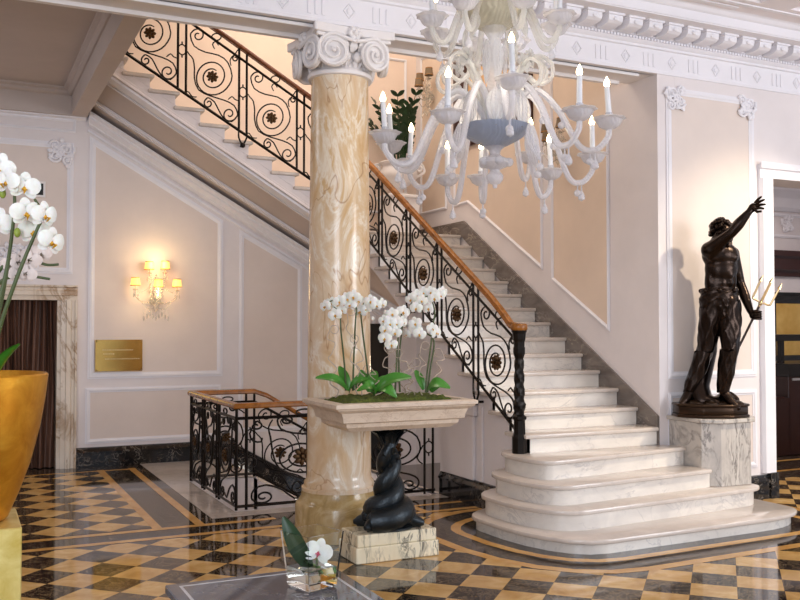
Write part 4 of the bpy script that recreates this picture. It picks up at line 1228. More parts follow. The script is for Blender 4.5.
mb.tube([c - dirT * .03, c + dirT * .19], .012, 7); mb.tube(catmull([c - pr_ * .02 + dirT * .01, c - pr_ * .075 + dirT * .015, c - pr_ * .082 + dirT * .05, c - pr_ * .085 + dirT * .17], 4), .009, 7); mb.tube(catmull([c + pr_ * .02 + dirT * .01, c + pr_ * .075 + dirT * .015, c + pr_ * .082 + dirT * .05, c + pr_ * .088 + dirT * .17], 4), .009, 7)
for o_ in (dirT * .19, -pr_ * .085 + dirT * .17, pr_ * .088 + dirT * .17):
    p = c + o_; mb.tube([p, p + dirT * .025, p + dirT * .06], [.018, .012, .001], 6)
mb.ell(c, .02, None, 8, 6)
mb.build('trident_head', M['palebrass'], stt)

# ================================================================== PLANTER TABLE WITH ORCHIDS
PXc, PYc = 2.735, 5.86
pt = thing('planter_table', 'beige marble trough on a twisted black dolphin pedestal and veined marble block', 'planter', (PXc, PYc, 0))
mb = MB(); mb.box(PXc - .315, PXc + .315, PYc - .15, PYc + .17, .002, .11); mb.box(PXc - .30, PXc + .30, PYc - .138, PYc + .158, .11, .192); mb.bevel(.008, 2)
mb.build('base_block', M['breccia'], pt, smooth=False)
mb = MB()
def rect(hx, hy, z): return [(PXc - hx, PYc - hy, z), (PXc + hx, PYc - hy, z), (PXc + hx, PYc + hy, z), (PXc - hx, PYc + hy, z)]
lv = [(.30, .16, .895), (.38, .20, .90), (.42, .235, .93), (.425, .24, .955), (.455, .265, .965), (.46, .27, .995), (.475, .28, 1.03), (.51, .31, 1.05), (.515, .315, 1.06), (.53, .325, 1.065), (.53, .325, 1.088), (.51, .31, 1.095), (.455, .255, 1.095), (.45, .25, 1.05)]
rings = [[mb.bm.verts.new(p) for p in rect(*l)] for l in lv]
for i in range(len(rings) - 1):
    for k in range(4): mb.face([rings[i][k], rings[i][(k + 1) % 4], rings[i + 1][(k + 1) % 4], rings[i + 1][k]])
mb.face(rings[0][::-1]); mb.face(rings[-1])
mb.build('trough', M['basin'], pt, smooth=True, angle=.35)
mb = MB()                                   # three dolphins twisted round each other, heads down, tails under the trough
for k in range(2):
    a0 = PI * k + .5; pts = []; rad = []
    for i in range(64):
        t = i / 63; a = a0 + 11.5 * t ** .8
        rr = .036 + .125 * (1 - t) ** 7 + .012 * (1 - t)
        z = .262 + .58 * t - .02 * math.sin(t * PI)
        pts.append((PXc + rr * math.cos(a), PYc + .01 + rr * .85 * math.sin(a), z)); rad.append(.056 * (1 - t) ** .7 + .026 + .012 * math.sin(min(1, t * 5) * PI))
    mb.tube(pts, rad, 14)
    d = V3((math.cos(a0), .85 * math.sin(a0), 0)).normalized(); s = V3((-d.y, d.x, 0))
    for sg, k2 in ((-1, 0), (.25, 1)):
        dd = (d * .7 + s * sg).normalized() if k2 == 0 else d; h = V3((PXc, PYc + .01, .268)) + dd * .125; ss = V3((-dd.y, dd.x, 0))
        mb.ell(h, (.075, .068, .068), None, 16, 10); mb.tube([h + dd * .03 - V3((0, 0, .015)), h + dd * .09 - V3((0, 0, .035)), h + dd * .125 - V3((0, 0, .04))], [.048, .036, .016], 10)
        mb.tube([h + dd * .03 - V3((0, 0, .045)), h + dd * .10 - V3((0, 0, .058))], [.03, .014], 8)
        mb.tube([h, h * .55 + V3((PXc, PYc + .01, .36)) * .45, V3((PXc, PYc + .01, .44))], [.066, .062, .05], 12)
        for g in (1, -1):
            mb.ell(h + ss * g * .055 + dd * .035 + V3((0, 0, .022)), .016, None, 8, 6)
            mb.leaf(h + ss * g * .045 - V3((0, 0, .03)), h + ss * g * .13 - dd * .03 - V3((0, 0, .052)), .09, (0, 0, 1), .02, .2, .008)
for i in range(26):
    a = i * 2.39; t = .25 + .6 * (i / 26); mb.leaf((PXc + .06 * math.cos(a), PYc + .01 + .055 * math.sin(a), .28 + .55 * t), (PXc + .088 * math.cos(a), PYc + .01 + .08 * math.sin(a), .33 + .55 * t), .03, (math.cos(a), math.sin(a), 0), .0, .3, .005, 5)
for k in range(10):
    a = 2 * PI * k / 10; d = V3((math.cos(a), math.sin(a), 0))
    mb.leaf(V3((PXc, PYc, .77)) + d * .04, V3((PXc, PYc, .888)) + d * (.15 if k % 2 else .12), .085, d, -.03, .25, .008)
mb.lathe([(.16, .193), (.17, .20), (.17, .212), (.14, .225)], (PXc, PYc + .01, 0), 20)
ds = mb.build('dolphin_pedestal', M['blackbronze'], pt)
mb = MB()
def moss(u, v):
    x = (u - .5) * .86; y = (v - .5) * .48; e = min(u, 1 - u, v, 1 - v)
    rr = math.sin(x * 37 + y * 23) * .006 + math.sin(x * 91 - y * 57) * .004 + R_.uniform(-.004, .004)
    return (PXc + x, PYc + y, 1.07 + min(1, e * 9) * .045 + rr)
mb.grid(moss, 60, 34); mb.box(PXc - .43, PXc + .43, PYc - .235, PYc + .235, 1.051, 1.07)
ms = mb.build('moss', M['moss']); ms['kind'] = 'stuff'; tag(ms, 'olive green moss filling the beige marble trough', 'moss')

IR, ID = V3((math.cos(YAW), -math.sin(YAW), 0)), V3((math.sin(YAW), math.cos(YAW), 0))
def flower(parent, c, nrm, size, mat='petal', lip='yellow', roll=0.0):
    n = V3(nrm).normalized(); up = V3((0, 0, 1)); s = up.cross(n)
    s = s.normalized() if s.length > .05 else V3((1, 0, 0)); up = n.cross(s).normalized()
    up, s = up * math.cos(roll) + s * math.sin(roll), s * math.cos(roll) - up * math.sin(roll)
    c = V3(c); mb = MB()
    def pet(dx, dy, L, w, back, bend):
        d = s * dx + up * dy
        mb.leaf(c + d * (size * .04) + n * back, c + d * (size * L) + n * back * .5 - n * (size * .12), w * size, n, bend * size, -.12, size * .012, 7, roundtip=1.0)
    pet(0, 1, 1.0, .72, -.004, .10)
    for g in (-1, 1): pet(g * .78, -.62, .98, .66, -.004, .10)
    for g in (-1, 1): pet(g * .98, .2, 1.05, 1.12, .006, .16)
    f = mb.build('flower', M[mat], parent)
    mb = MB(); mb.ell(c + n * size * .12 - up * size * .14, (size * .12, size * .14, size * .16), None, 8, 6)
    for g in (-1, 1): mb.leaf(c + n * size * .1 - up * size * .1, c + n * size * .28 - up * size * .22 + s * g * size * .18, size * .2, up, 0, .2, size * .015, 5)
    mb.leaf(c + n * size * .1 - up * size * .18, c + n * size * .25 - up * size * .5, size * .22, n, .02, .2, size * .015, 5)
    mb.build('lip', M[lip], f)
def to_p(px, py, dep=0.0):
    """spot in the vertical plane through the trough, in metres about its centre"""
    return V3((PXc, PYc, 0)) + IR * ((px - 388.8) / 141.9) + ID * dep + V3((0, 0, 1.6 - (py - 326.7) / 141.9))
def zz(p): return (p[0] / 4.21 + 290, p[1] / 4.21 + 270)
def orchid(label, stems, flowers, leaves, base, buds=()):
    b = to_p(*zz(base)); b.z = 1.11
    o = thing('orchid_plant', label, 'orchid', b, 'white orchids in the marble trough')
    for st_ in stems:
        pts = catmull([to_p(*zz(p[:2]), p[2]) for p in st_], 5)
        mb = MB(); mb.tube(pts, [.0075 - .0035 * i / len(pts) for i in range(len(pts))], 7); mb.build('stem', M['stemg'], o)
    for (x, y, dd, yaw) in flowers:
        n = -ID * math.cos(yaw) + IR * math.sin(yaw) + V3((0, 0, R_.uniform(-.25, .05)))
        flower(o, to_p(*zz((x, y)), dd), n, .046 * R_.uniform(.92, 1.1), roll=R_.uniform(-.3, .3))
    for (x, y, dd) in buds:
        mb = MB(); mb.ell(to_p(*zz((x, y)), dd), (.013, .013, .019), None, 8, 6); mb.build('bud', M['petal'], o)
    for (a, c_, w, d0, d1, bend) in leaves:
        mb = MB(); A2, B2 = to_p(*zz(a), d0), to_p(*zz(c_), d1); A2.z = max(A2.z, 1.108)
        mb.leaf(A2, B2, w * 1.15, V3((0, 0, 1)) - ID * .9, bend, .3, .002, 12, roundtip=.5); mb.build('leaf', M['green'], o)
    return o
orchid('white orchid with two upright stems at the left end of the marble trough',
       [[(232, 508, .02), (226, 400, .02), (212, 260, 0), (207, 190, 0), (180, 150, -.03)], [(262, 508, 0), (266, 380, 0), (272, 230, 0), (274, 150, 0), (240, 110, -.03), (150, 140, -.05)]],
       [(148, 152, -.05, -.5), (172, 140, -.02, -.3), (188, 188, -.04, -.1), (206, 132, -.05, .1), (238, 122, -.05, .2), (266, 112, -.06, 0), (282, 128, .0, .4), (252, 146, -.03, -.2), (214, 168, .02, .1)],
       [((236, 500), (108, 452), .065, 0, -.06, .05), ((246, 508), (200, 408), .06, .02, .10, .02), ((262, 505), (312, 440), .06, .02, .12, .02), ((250, 515), (330, 452), .06, -.05, -.15, .04)], (250, 510))
orchid('white orchid arching right behind the left one in the marble trough',
       [[(330, 512, .08), (322, 420, .08), (300, 250, .08), (296, 170, .06), (320, 130, .03), (372, 140, .02)]],
       [(292, 172, .03, -.4), (318, 160, .02, -.2), (336, 130, .0, 0), (362, 148, .0, .3), (384, 142, .02, .6)],
       [((335, 515), (355, 428), .07, .03, .12, .02), ((330, 515), (290, 425), .06, .06, .14, .02), ((350, 515), (400, 450), .05, .08, .16, .02)], (335, 512), [(345, 205, .03), (398, 178, .04)])
orchid('white orchid with a drooping bunch of bloom in the middle of the marble trough',
       [[(440, 512, -.05), (446, 400, -.05), (452, 290, -.05), (470, 200, -.04), (440, 170, -.06), (405, 220, -.1), (420, 310, -.1)], [(460, 512, -.02), (456, 380, -.02), (470, 240, -.02), (478, 170, .0)]],
       [(394, 212, -.10, -.4), (428, 184, -.10, 0), (400, 250, -.12, -.3), (446, 222, -.09, .2), (440, 262, -.11, .1), (398, 286, -.12, -.2), (424, 312, -.1, 0), (474, 176, -.04, .3), (470, 218, -.05, .6), (420, 225, -.11, 0)],
       [((362, 505), (508, 446), .085, -.12, -.16, .05), ((370, 510), (446, 526), .08, -.14, -.20, .06), ((350, 520), (285, 500), .055, -.12, -.2, .06), ((358, 515), (300, 455), .045, -.1, -.14, .03)], (440, 512))
orchid('white orchid with a tall dark stem at the right end of the marble trough',
       [[(568, 515, 0), (574, 440, 0), (590, 320, 0), (600, 230, .0), (606, 170, .0), (580, 110, -.02), (520, 150, -.04)], [(576, 515, .03), (588, 420, .03), (604, 300, .03), (560, 260, .0), (525, 235, -.02)]],
       [(628, 104, -.02, .3), (604, 118, -.04, 0), (590, 92, .04, -.1), (560, 94, .03, -.2), (552, 128, -.04, .1), (528, 160, -.05, -.2), (506, 122, .02, -.4), (640, 92, .05, .6), (534, 108, .03, 0), (524, 224, -.04, -.2), (542, 268, -.06, .1), (522, 250, -.02, -.3), (596, 246, -.02, .3), (612, 264, -.01, .6), (488, 270, .02, -.9), (580, 160, .04, 0)],
       [((575, 510), (668, 492), .085, -.03, -.10, .06), ((560, 505), (525, 425), .05, .05, .12, .02), ((590, 512), (640, 478), .07, 0, .05, .03)], (570, 512))
rr_ = random.Random(3)
for i, (bx, tx, ty) in enumerate(((190, 165, 250), (300, 285, 290), (290, 240, 175), (380, 340, 420), (420, 395, 330), (475, 440, 330), (480, 510, 390), (520, 470, 350), (560, 550, 320), (600, 640, 350))):
    p0, p1 = to_p(*zz((bx, 515)), rr_.uniform(-.08, .12)), to_p(*zz((tx, ty)), rr_.uniform(-.1, .12)); p0.z = 1.1
    pts = [p0]
    for j in range(1, 9):
        t = j / 9; pts.append(p0.lerp(p1, t) + IR * .03 * math.sin(j * 2.1 + i) + ID * .025 * math.cos(j * 1.7 + i) + V3((0, 0, .012 * math.sin(j * 3))))
    pts.append(p1); e = p1
    for j in range(1, 7): pts.append(e + IR * .03 * (math.cos(j) - 1) * (1 if i % 2 else -1) + V3((0, 0, .03 * math.sin(j))) )
    mb = MB(); cp_ = catmull(pts, 5); mb.tube(cp_, [.0042 - .0022 * k / len(cp_) for k in range(len(cp_))], 6)
    o = mb.build('curly_twig', M['twig'], base=p0)
    tag(o, 'pale curly willow twig standing among the white orchids in the trough', 'twig', 'curly twigs in the marble trough')

# ================================================================== GOLD VASE WITH ORCHID, ON ITS BLOCK
GX, GY, GZ = .02, 3.46, .94
mb = MB(); mb.box(-.165, .195, 3.274, 3.634, .002, GZ); mb.bevel(.004, 1)
gb = mb.build('gold_block', M['palegold'], smooth=False); tag(gb, 'pale gold leaf square block under the gold planter at the left edge', 'plinth')
gv = thing('gold_planter', 'tall tapering gold leaf planter standing on the pale gold block', 'planter', (GX, GY, GZ))
mb = MB(); mb.lathe([(0, .002), (.13, .002), (.142, .012), (.175, .09), (.21, .19), (.24, .31), (.258, .42), (.266, .495), (.262, .50), (.255, .49), (.24, .40), (.0, .40)], (GX, GY, GZ), 64); mb.build('pot', M['gold'], gv)
mb = MB(); mb.lathe([(0, .43), (.15, .428), (.235, .40), (.2, .39)], (GX, GY, GZ), 40); sm_ = mb.build('moss_top', M['moss'], gv)
KG = 1 / 293.0
def to_g(px, py, dep=0.0): return V3((GX, GY, 0)) + IR * ((px + 35) * KG) + ID * dep + V3((0, 0, 1.6 - (py - 326.7) * KG))
def orchid2(name, label, stems, flowers, leaves, base, size=.05, mat='petal', lip='yellow', buds=()):
    b = to_g(*base); b.z = GZ + .43
    o = thing(name, label, 'orchid', b)
    for st_ in stems:
        pts = catmull([to_g(*p) for p in st_], 6)
        mb = MB(); mb.tube(pts, [.0075 - .003 * i / len(pts) for i in range(len(pts))], 8); mb.build('stem', M['stemg'], o)
    for (x, y, dd, yaw, roll) in flowers:
        n = -ID * math.cos(yaw) + IR * math.sin(yaw) + V3((0, 0, -.1))
        flower(o, to_g(x, y, dd), n, size * R_.uniform(.95, 1.05), mat, lip, roll)
    for (x, y, dd) in buds:
        mb = MB(); mb.ell(to_g(x, y, dd), (.011, .011, .017), None, 10, 7); mb.build('bud', M['bud'], o)
    for (a, c_, w, bend, dd) in leaves:
        mb = MB(); mb.leaf(to_g(*a), to_g(*c_, dd), w, IR if False else (0, 0, 1), bend, .3, .002, 12, roundtip=.4); mb.build('leaf', M['green'], o)
orchid2('orchid_plant', 'large white orchid rising from the gold planter, flowers at the left edge',
        [[(-12, 372, 0), (4, 320, -.02), (18, 282, -.03), (28, 256, -.03), (38, 232, -.03), (44, 215, -.03), (36, 200, -.03)], [(-20, 372, .02), (-4, 300, .02), (4, 262, .02), (12, 215, .0), (11, 190, 0), (0, 178, 0)], [(-24, 372, .05), (-8, 305, .06), (2, 250, .05), (4, 225, .05)]],
        [(12, 184, -.06, -.3, .1), (27, 188, -.04, .5, .1), (-1, 168, -.02, .3, .3), (30, 214, -.05, .6, -.1), (46, 216, -.03, 1.0, 0), (52, 242, -.02, 1.0, .2), (30, 230, .02, .2, 0), (-4, 222, .0, .2, .2)],
        [((-6, 378), (22, 344), .06, .01, -.02), ((-20, 376), (4, 350), .05, .01, -.08), ((-40, 376), (-80, 340), .07, .03, 0)], (-14, 372), buds=((18, 233, -.02), (3, 194, -.02)))
orchid2('faded_orchid', 'drooping faded pink orchid blooms behind the large white orchid at the left edge',
        [[(-40, 372, .06), (-30, 300, .10), (-12, 262, .12), (10, 254, .12), (30, 262, .12), (44, 262, .12)], [(-36, 372, .08), (-22, 290, .12), (0, 274, .13), (34, 277, .13)]],
        [(4, 258, .12, 0, .2), (18, 256, .10, .2, .5), (26, 250, .12, .4, 0), (2, 272, .12, .1, 0), (12, 270, .12, 0, .6), (-6, 262, .12, 0, 0)],
        [], (-38, 372), .036, 'faded', 'silver')

# ================================================================== TABLE AND GLASS VASE IN FRONT
tb = thing('centre_table', 'polished grey stone table top with pale inlaid line in the foreground', 'table', (.915, 2.68, 0))
mb = MB(); mb.box(.622, 1.21, 2.28, 3.08, .722, .75); mb.bevel(.004, 1); top_ = mb.build('table_top', M['tabletop'], tb, smooth=False)
mb = MB()
for x0, x1, y0, y1 in ((.66, 1.17, 3.035, 3.045), (.66, 1.17, 2.315, 2.325), (.66, .67, 2.325, 3.035), (1.16, 1.17, 2.325, 3.035)): mb.box(x0, x1, y0, y1, .7495, .7506)
mb.build('inlay', M['inlay'], top_, smooth=False)
mb = MB(); mb.box(.645, 1.187, 2.30, 3.057, .66, .722); mb.build('apron', M['darkwood'], tb, smooth=False)
for x in (.665, 1.167):
    for y in (2.32, 3.037):
        mb = MB(); mb.box(x - .02, x + .02, y - .02, y + .02, .002, .66); mb.bevel(.003, 1); mb.build('leg', M['darkwood'], tb, smooth=False)
vx, vy, vz = 1.052, 2.853, .7512
gvz = thing('glass_vase', 'square clear glass vase with water and one white orchid bloom on the grey table', 'vase', (vx, vy, vz))
mb = MB(); c_, s_ = math.cos(.30), math.sin(.30)
def vq(h, z): return [(vx + (a * c_ - b * s_) * h, vy + (a * s_ + b * c_) * h, vz + z) for a, b in ((-1, -1), (1, -1), (1, 1), (-1, 1))]
lv = [(.052, 0), (.057, .006), (.074, .18), (.070, .18), (.0545, .026), (0.0001, .026)]
rings = [[mb.bm.verts.new(p) for p in vq(*l)] for l in lv]
for i in range(len(rings) - 1):
    for k in range(4): mb.face([rings[i][k], rings[i][(k + 1) % 4], rings[i + 1][(k + 1) % 4], rings[i + 1][k]])
mb.face(rings[0][::-1]); mb.build('glass', M['vase'], gvz, smooth=False)
mb = MB(); rings = [[mb.bm.verts.new(p) for p in vq(*l)] for l in ((.054, .0265), (.0575, .066))]
for k in range(4): mb.face([rings[0][k], rings[0][(k + 1) % 4], rings[1][(k + 1) % 4], rings[1][k]])
mb.face(rings[0][::-1]); mb.face(rings[1]); mb.build('water', M['water'], gvz, smooth=False)
cut = thing('cut_orchid', 'white orchid bloom with pink lip and a dark leaf standing in the glass vase', 'flower', (vx, vy, vz + .03))
flower(cut, (vx + .018, vy - .01, vz + .112), -ID * .9 + IR * .1 + V3((0, 0, .25)), .045, 'petal', 'pink', .3)
mb = MB(); mb.leaf((vx - .0, vy + .01, vz + .05), V3((vx, vy, vz + .225)) - IR * .095, .06, -ID, .01, .25, .002, 12, roundtip=.2); mb.build('leaf', M['dkgreen'], cut)
mb = MB(); mb.leaf((vx + .03, vy, vz + .04), (vx - .03, vy + .02, vz + .09), .05, (0, 0, 1), .0, .1, .002, 8); mb.build('leaf', M['green'], cut)
mb = MB(); mb.tube([(vx + .02, vy + .01, vz + .035), (vx + .015, vy, vz + .118)], .004, 6); mb.build('stem', M['stemg'], cut)

# ================================================================== WALL LIGHTS
def sconce(label, loc, rotz, lit, spots, scale=1.0):
    o = thing('wall_sconce', label, 'wall light', loc, 'crystal wall sconces', local=True)
    o.rotation_euler = (0, 0, rotz); k = scale
    mb = MB(); mb.lathe([(.0, -.03), (.05, -.025), (.07, 0), (.05, .02), (0, .02)], (0, -.02, -.02), 16, rot=Matrix.Rotation(PI / 2, 3, 'X'))
    mb.lathe([(.0, -.16), (.02, -.14), (.03, -.08), (.02, 0), (.035, .06), (.02, .12), (.012, .26), (0, .30)], (0, -.07, 0), 12, 6, .1)
    for i in range(14):
        a = i * .9; mb.ell((.07 * math.cos(a), -.08 + .04 * math.sin(a), -.05 + .012 * i), .018, None, 6, 4)
    mb.build('backplate', M['crystal'], o)
    for (sx, sy, sz) in spots:
        sx, sy, sz = sx * k, sy * k, sz * k
        mb = MB(); mb.tube(catmull([(0, -.06, -.03), (sx * .5, sy * .6, -.09 + sz * .2), (sx * .95, sy, sz - .18), (sx, sy, sz - .09)], 5), .009, 6)
        mb.lathe([(.01, -.10), (.035, -.085), (.03, -.08), (.012, -.075)], (sx, sy, sz), 10); mb.tube([(sx, sy, sz - .09), (sx, sy, sz - .02)], .009, 6)
        arm = mb.build('arm', M['crystal'], o)
        mb = MB(); mb.lathe([(.055, -.042), (.044, .05)], (sx, sy, sz), 20, 20, .02, cap=False); sh_ = mb.build('lamp_shade', M['shade' if lit else 'dimshade'], arm)
        for pr_ in ([(.056, -.045), (.059, -.042), (.057, -.036), (.054, -.038)], [(.045, .045), (.048, .049), (.046, .055), (.043, .051)]):
            mb = MB(); mb.lathe(pr_, (sx, sy, sz), 20, cap=False); mb.build('shade_trim', M['shadecap'], sh_)
        for j in range(3):
            a = j * 2.1; x, y = sx + .03 * math.cos(a), sy + .03 * math.sin(a)
            mb = MB(); mb.tube([(x, y, sz - .09), (x, y, sz - .13)], .002, 4); mb.ell((x, y, sz - .155), (.008, .008, .025), None, 6, 5); mb.build('crystal_drop', M['crystal'], arm)
    for j in range(9):
        x = -.14 + j * .035; z = -.16 - .05 * math.cos(j * .8) ** 2
        mb = MB(); mb.tube([(x, -.08, z + .08), (x, -.08, z)], .002, 4); mb.ell((x, -.08, z - .025), (.01, .008, .03), None, 6, 5); mb.build('crystal_drop', M['crystal'], o)
    mb = MB()
    for sg in (1, -1):
        mb.tube(catmull([(0, -.08, .28 * k), (sg * .1, -.1, .12), (sg * .2, -.12, .06)], 6), .005, 5)
        mb.tube(catmull([(sg * .22, -.12, .02), (sg * .1, -.1, -.12), (0, -.09, -.10)], 6), .005, 5)
    mb.build('bead_chain', M['crystal'], o)
    return o
sconce('lit crystal wall sconce with five small golden shades on the wall under the stair', (2.08, YB - .012, 1.93), 0, True, [(-.085, -.10, .38), (.10, -.10, .39), (-.245, -.12, .19), (-.005, -.24, .17), (.235, -.12, .18)])
sconce('unlit crystal wall sconce with taupe shades beside the landing wall panel', (XR - .012, 10.53, 4.60), PI / 2 * -1, False, [(-.13, -.12, .27), (.13, -.12, .28), (0, -.2, .16)])
sconce('unlit crystal wall sconce with taupe shades on the stair wall behind the chandelier', (XR - .012, 7.66, 3.40), PI / 2 * -1, False, [(-.13, -.12, .24), (.13, -.12, .24), (0, -.2, .12)])

# ================================================================== SMALL THINGS ON THE WALLS
pl = thing('brass_plaque', 'square polished brass plaque with faint engraved lines on the wall', 'plaque', (1.675, YB - .03, 1.09))
mb = MB(); mb.box(1.41, 1.94, YB - .034, YB - .022, 1.085, 1.45); mb.bevel(.003, 1); pp = mb.build('plate', M['brass'], pl, smooth=False)
mb = MB()
for x in (1.425, 1.925):
    for z in (1.10, 1.435): mb.lathe([(0, -.018), (.009, -.014), (.009, 0)], (x, YB - .034, z), 10, rot=Matrix.Rotation(-PI / 2, 3, 'X') @ Matrix.Rotation(PI, 3, 'X')); mb.tube([(x, YB - .034, z), (x, YB - .006, z)], .006, 6)
mb.build('screw', M['palebrass'], pl)
for z, x0, x1 in ((1.325, 1.49, 1.82), (1.28, 1.50, 1.62), (1.222, 1.52, 1.91)):
    mb = MB(); x = x0
    while x < x1: w = R_.uniform(.008, .02); mb.box(x, x + w, YB - .0355, YB - .0335, z, z + .012); x += w + .008
    mb.build('engraved_line', M['palebrass'], pp, smooth=False)
th = thing('wall_screen', 'small dark wall control in a white frame on the wall above the left door', 'wall control', (.775, YB - .02, 3.07))
mb = MB(); mb.box(.69, .86, YB - .026, YB - .003, 3.055, 3.235); mb.bevel(.003, 1); f_ = mb.build('surround', M['white'], th, smooth=False)
mb = MB(); mb.box(.715, .835, YB - .03, YB - .0262, 3.08, 3.21); mb.build('screen', M['black'], f_, smooth=False)
mr = thing('framed_mirror', 'large dark wood framed mirror on the stair wall behind the chandelier', 'mirror', (XR - .03, 9.07, 3.78))  # dark frame with a flat tan pane set into it
mb = MB(); loop_frame(mb, [(XR - .004, 8.22, 3.78), (XR - .004, 9.93, 3.78), (XR - .004, 9.93, 5.15), (XR - .004, 8.22, 5.15)], (-1, 0, 0), .34, .06); mb.build('frame', M['darkwood'], mr)
mb = MB(); mb.box(XR - .02, XR - .006, 8.54, 9.61, 4.1, 4.83); mb.build('glass', M['canvas'], mr, smooth=False)

# ---- urn with a green plant on the landing
ux, uy = 5.03, 10.5
up_ = MB(); up_.box(ux - .2, ux + .2, uy - .2, uy + .2, LAND + .001, LAND + .50); up_.box(ux - .23, ux + .23, uy - .23, uy + .23, LAND + .50, LAND + .54); up_.bevel(.008, 1)
o = up_.build('urn_pedestal', M['white'], smooth=False); tag(o, 'white pedestal on the stair landing under the white urn', 'pedestal')
uz = LAND + .541
ur = thing('white_urn', 'white urn with scroll handles on the stair landing behind the chandelier', 'urn', (ux, uy, uz))
mb = MB(); mb.lathe([(0, 0), (.12, 0), (.12, .03), (.06, .05), (.05, .09), (.10, .12), (.19, .17), (.235, .24), (.24, .30), (.22, .34), (.21, .38), (.235, .41), (.255, .42), (.245, .43), (.2, .41), (0, .40)], (ux, uy, uz), 32); mb.build('bowl', M['white'], ur)
for sg in (1, -1):
    mb = MB(); c = V3((ux, uy, uz + .36)) + IR * sg * .27
    mb.tube([c + IR * sg * (.05 * (1 - i / 26)) * math.cos(i * .45) + V3((0, 0, .06 * (1 - i / 26) * math.sin(i * .45))) for i in range(24)], .014, 6)
    mb.tube(catmull([V3((ux, uy, uz + .24)) + IR * sg * .22, c + IR * sg * .05 - V3((0, 0, .06)), c + IR * sg * .05], 5), .016, 6); mb.build('handle', M['white'], ur)
pp_ = thing('leafy_plant', 'dark green leafy plant growing in the white urn on the landing', 'plant', (ux, uy, uz + .41))
for i in range(15):
    a = i * 2.4; e = .22 + .5 * (i % 5) / 4; L = .75 + .12 * math.sin(i)
    d = V3((math.cos(a), math.sin(a), 0))
    pts = [V3((ux, uy, uz + .40)) + d * (.06 + e * .75 * t ** 1.4) + V3((0, 0, L * t - .1 * e * t * t)) for t in [j / 8 for j in range(9)]]
    for p in pts:
        p.y = min(p.y, YB - .12); p.x = min(p.x, XR - .42)
    mb = MB(); mb.tube(pts, [.012 - .001 * j for j in range(9)], 6); s_ = mb.build('stem', M['dkgreen'], pp_)
    mb = MB()
    for j in range(2, 9):
        t = (pts[min(j + 1, 8)] - pts[j - 1]).normalized(); sd = t.cross(V3((0, 0, 1)) if abs(t.z) < .95 else d.cross(V3((0, 0, 1)))); sd = sd.normalized()
        for sg in (1, -1):
            mb.leaf(pts[j], pts[j] + sd * sg * .085 + t * .075, .055, sd.cross(t), .0, .2, .002, 6)
    mb.build('leaflets', M['dkgreen'], s_)

# ---- far room: framed picture, desk and shelf
fr = thing('framed_picture', 'ochre picture in a wide dark frame on the far wall beyond the right doorway', 'picture', (11.35, 9.95, 1.0))
mb = MB(); loop_frame(mb, [(10.9, 9.99, 1.0), (11.75, 9.99, 1.0), (11.75, 9.99, 2.12), (10.9, 9.99, 2.12)], (0, -1, 0), .17, .05); mb.build('frame', M['black'], fr)
mb = MB(); mb.box(11.05, 11.6, 9.97, 9.985, 1.15, 1.97); mb.build('canvas', M['ochre'], fr, smooth=False)
dk = thing('reception_desk', 'dark mahogany desk with a pale top edge seen through the right doorway', 'desk', (10.0, 8.4, 0))
mb = MB(); mb.box(9.30, 11.5, 8.2, 8.9, .003, .98); mb.box(9.0, 9.32, 8.2, 8.6, .003, .72); mb.bevel(.006, 1); mb.build('cabinet', M['darkwood'], dk, smooth=False)
mb = MB(); mb.box(9.24, 11.6, 8.14, 8.95, 1.08, 1.14); mb.box(9.28, 11.55, 8.18, 8.92, .98, 1.08); mb.build('counter', M['black'], dk, smooth=False)
mb = MB(); mb.box(9.36, 11.5, 8.185, 8.2, .93, .96); mb.build('pale_edge', M['inlay'], dk, smooth=False)
mb = MB(); mb.box(9.4, 9.46, 8.4, 8.46, 1.14, 1.42); mb.box(9.2, 10.6, 8.3, 8.75, 1.42, 1.5); mb.build('raised_shelf', M['black'], dk, smooth=False)

# ================================================================== LIGHT
def area(name, loc, target, sx, sy, power, color):
    l = bpy.data.lights.new(name, 'AREA'); l.shape = 'RECTANGLE'; l.size = sx; l.size_y = sy; l.energy = power; l.color = color
    o = bpy.data.objects.new(name, l); COL.objects.link(o); o.location = loc
    o.rotation_euler = (V3(target) - V3(loc)).to_track_quat('-Z', 'Y').to_euler(); return o
def point(name, loc, power, color, radius=.05):
    l = bpy.data.lights.new(name, 'POINT'); l.energy = power; l.color = color; l.shadow_soft_size = radius
    o = bpy.data.objects.new(name, l); COL.objects.link(o); o.location = loc; return o
def spot(name, loc, target, power, color, angle, blend=.6, radius=.06):
    l = bpy.data.lights.new(name, 'SPOT'); l.energy = power; l.color = color; l.spot_size = math.radians(angle); l.spot_blend = blend; l.shadow_soft_size = radius
    o = bpy.data.objects.new(name, l); COL.objects.link(o); o.location = loc
    o.rotation_euler = (V3(target) - V3(loc)).to_track_quat('-Z', 'Y').to_euler(); return o
w = bpy.data.worlds.new('World'); SC.world = w; w.use_nodes = True
w.node_tree.nodes['Background'].inputs[0].default_value = (.80, .86, 1, 1); w.node_tree.nodes['Background'].inputs[1].default_value = .8
area('window_daylight_left', (-3.0, -2.5, 2.6), (2, 8, 1.8), 3.5, 3.0, 240, (.84, .90, 1))  # daylight fill added behind the camera; no window is built here
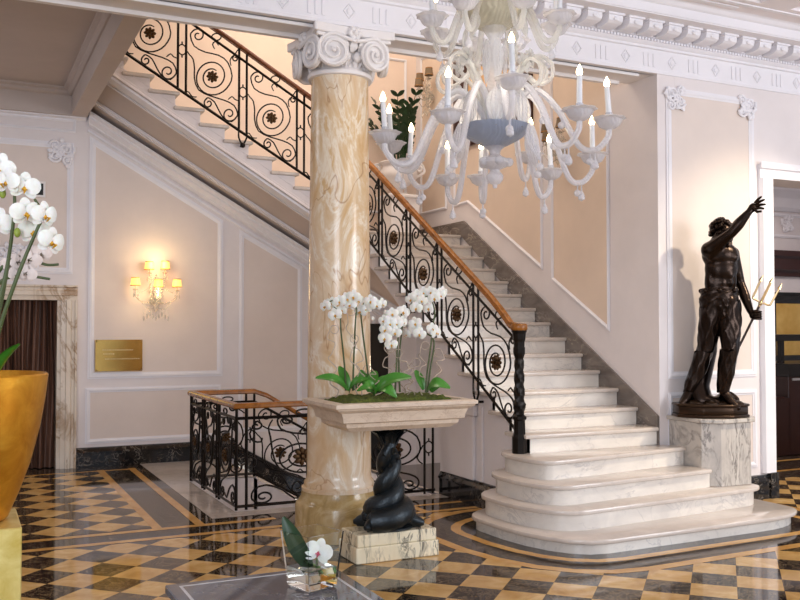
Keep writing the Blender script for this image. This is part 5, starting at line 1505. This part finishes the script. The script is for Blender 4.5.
area('window_daylight_right', (8.5, -1.5, 2.6), (4.5, 6.5, 1.5), 3.0, 2.8, 260, (.95, .96, 1))
spot('ceiling_spot_statue', (7.6, 3.8, 4.3), (6.4, 6.28, 1.4), 430, (1.0, .84, .61), 56, .8, .08)
spot('ceiling_spot_steps', (4.6, 3.6, 4.4), (4.8, 6.2, .4), 60, (1.0, .93, .84), 60, .8, .1)  # unseen spot aimed at the bottom steps
area('stair_lantern', (3.4, 9.4, 6.6), (4.2, 9.6, 3), 2.0, 1.2, 70, (1.0, .86, .72))  # unseen area light added for the warm tone of the stair hall
area('landing_light', (4.9, 8.4, 6.6), (4.9, 8.6, 2), 1.2, 1.5, 38, (1.0, .86, .72))
point('sconce_glow', (2.08, YB - .25, 2.36), 5, (1.0, .72, .36), .08); point('sconce_glow_low', (2.05, YB - .32, 2.0), 5, (1.0, .72, .36), .06)
area('hall_ceiling_left', (-1.2, 8.8, 4.2), (0.8, 9.5, 0), 1.4, 1.4, 26, (.97, .96, 1))  # unseen fill added below the left ceiling to lift that side
point('under_stair_lamp', (4.9, 8.9, 1.2), 8, (1.0, .76, .5), .1)  # unseen point light under the flight, without a fixture
point('lower_hall_lamp', (3.4, 9.9, -.4), 14, (1.0, .92, .82), .15)  # unseen point light down in the stairwell, without a fixture
area('far_room_light', (9.5, 8.2, 3.6), (9.8, 8.4, 0), 1.2, .8, 60, (1.0, .88, .82))
for (x, y, z) in ((2.7, 4.4, 3.05), (3.3, 4.9, 3.05), (2.95, 5.2, 3.0)): point('chandelier_glow', (x, y, z), 3, (1.0, .88, .72), .12)

cam = bpy.data.cameras.new('Camera'); co = bpy.data.objects.new('Camera', cam); COL.objects.link(co)
co.location = (0, 0, 1.6); co.rotation_euler = (PI / 2 + .029148, 0, -YAW)
cam.sensor_width = 36; cam.lens = 36 * 916.75 / 800; cam.clip_start = .05; cam.clip_end = 100
SC.camera = co
SC.view_settings.view_transform = 'Standard'; SC.view_settings.look = 'None'
SC.view_settings.exposure = 0.12; SC.view_settings.gamma = 1.0
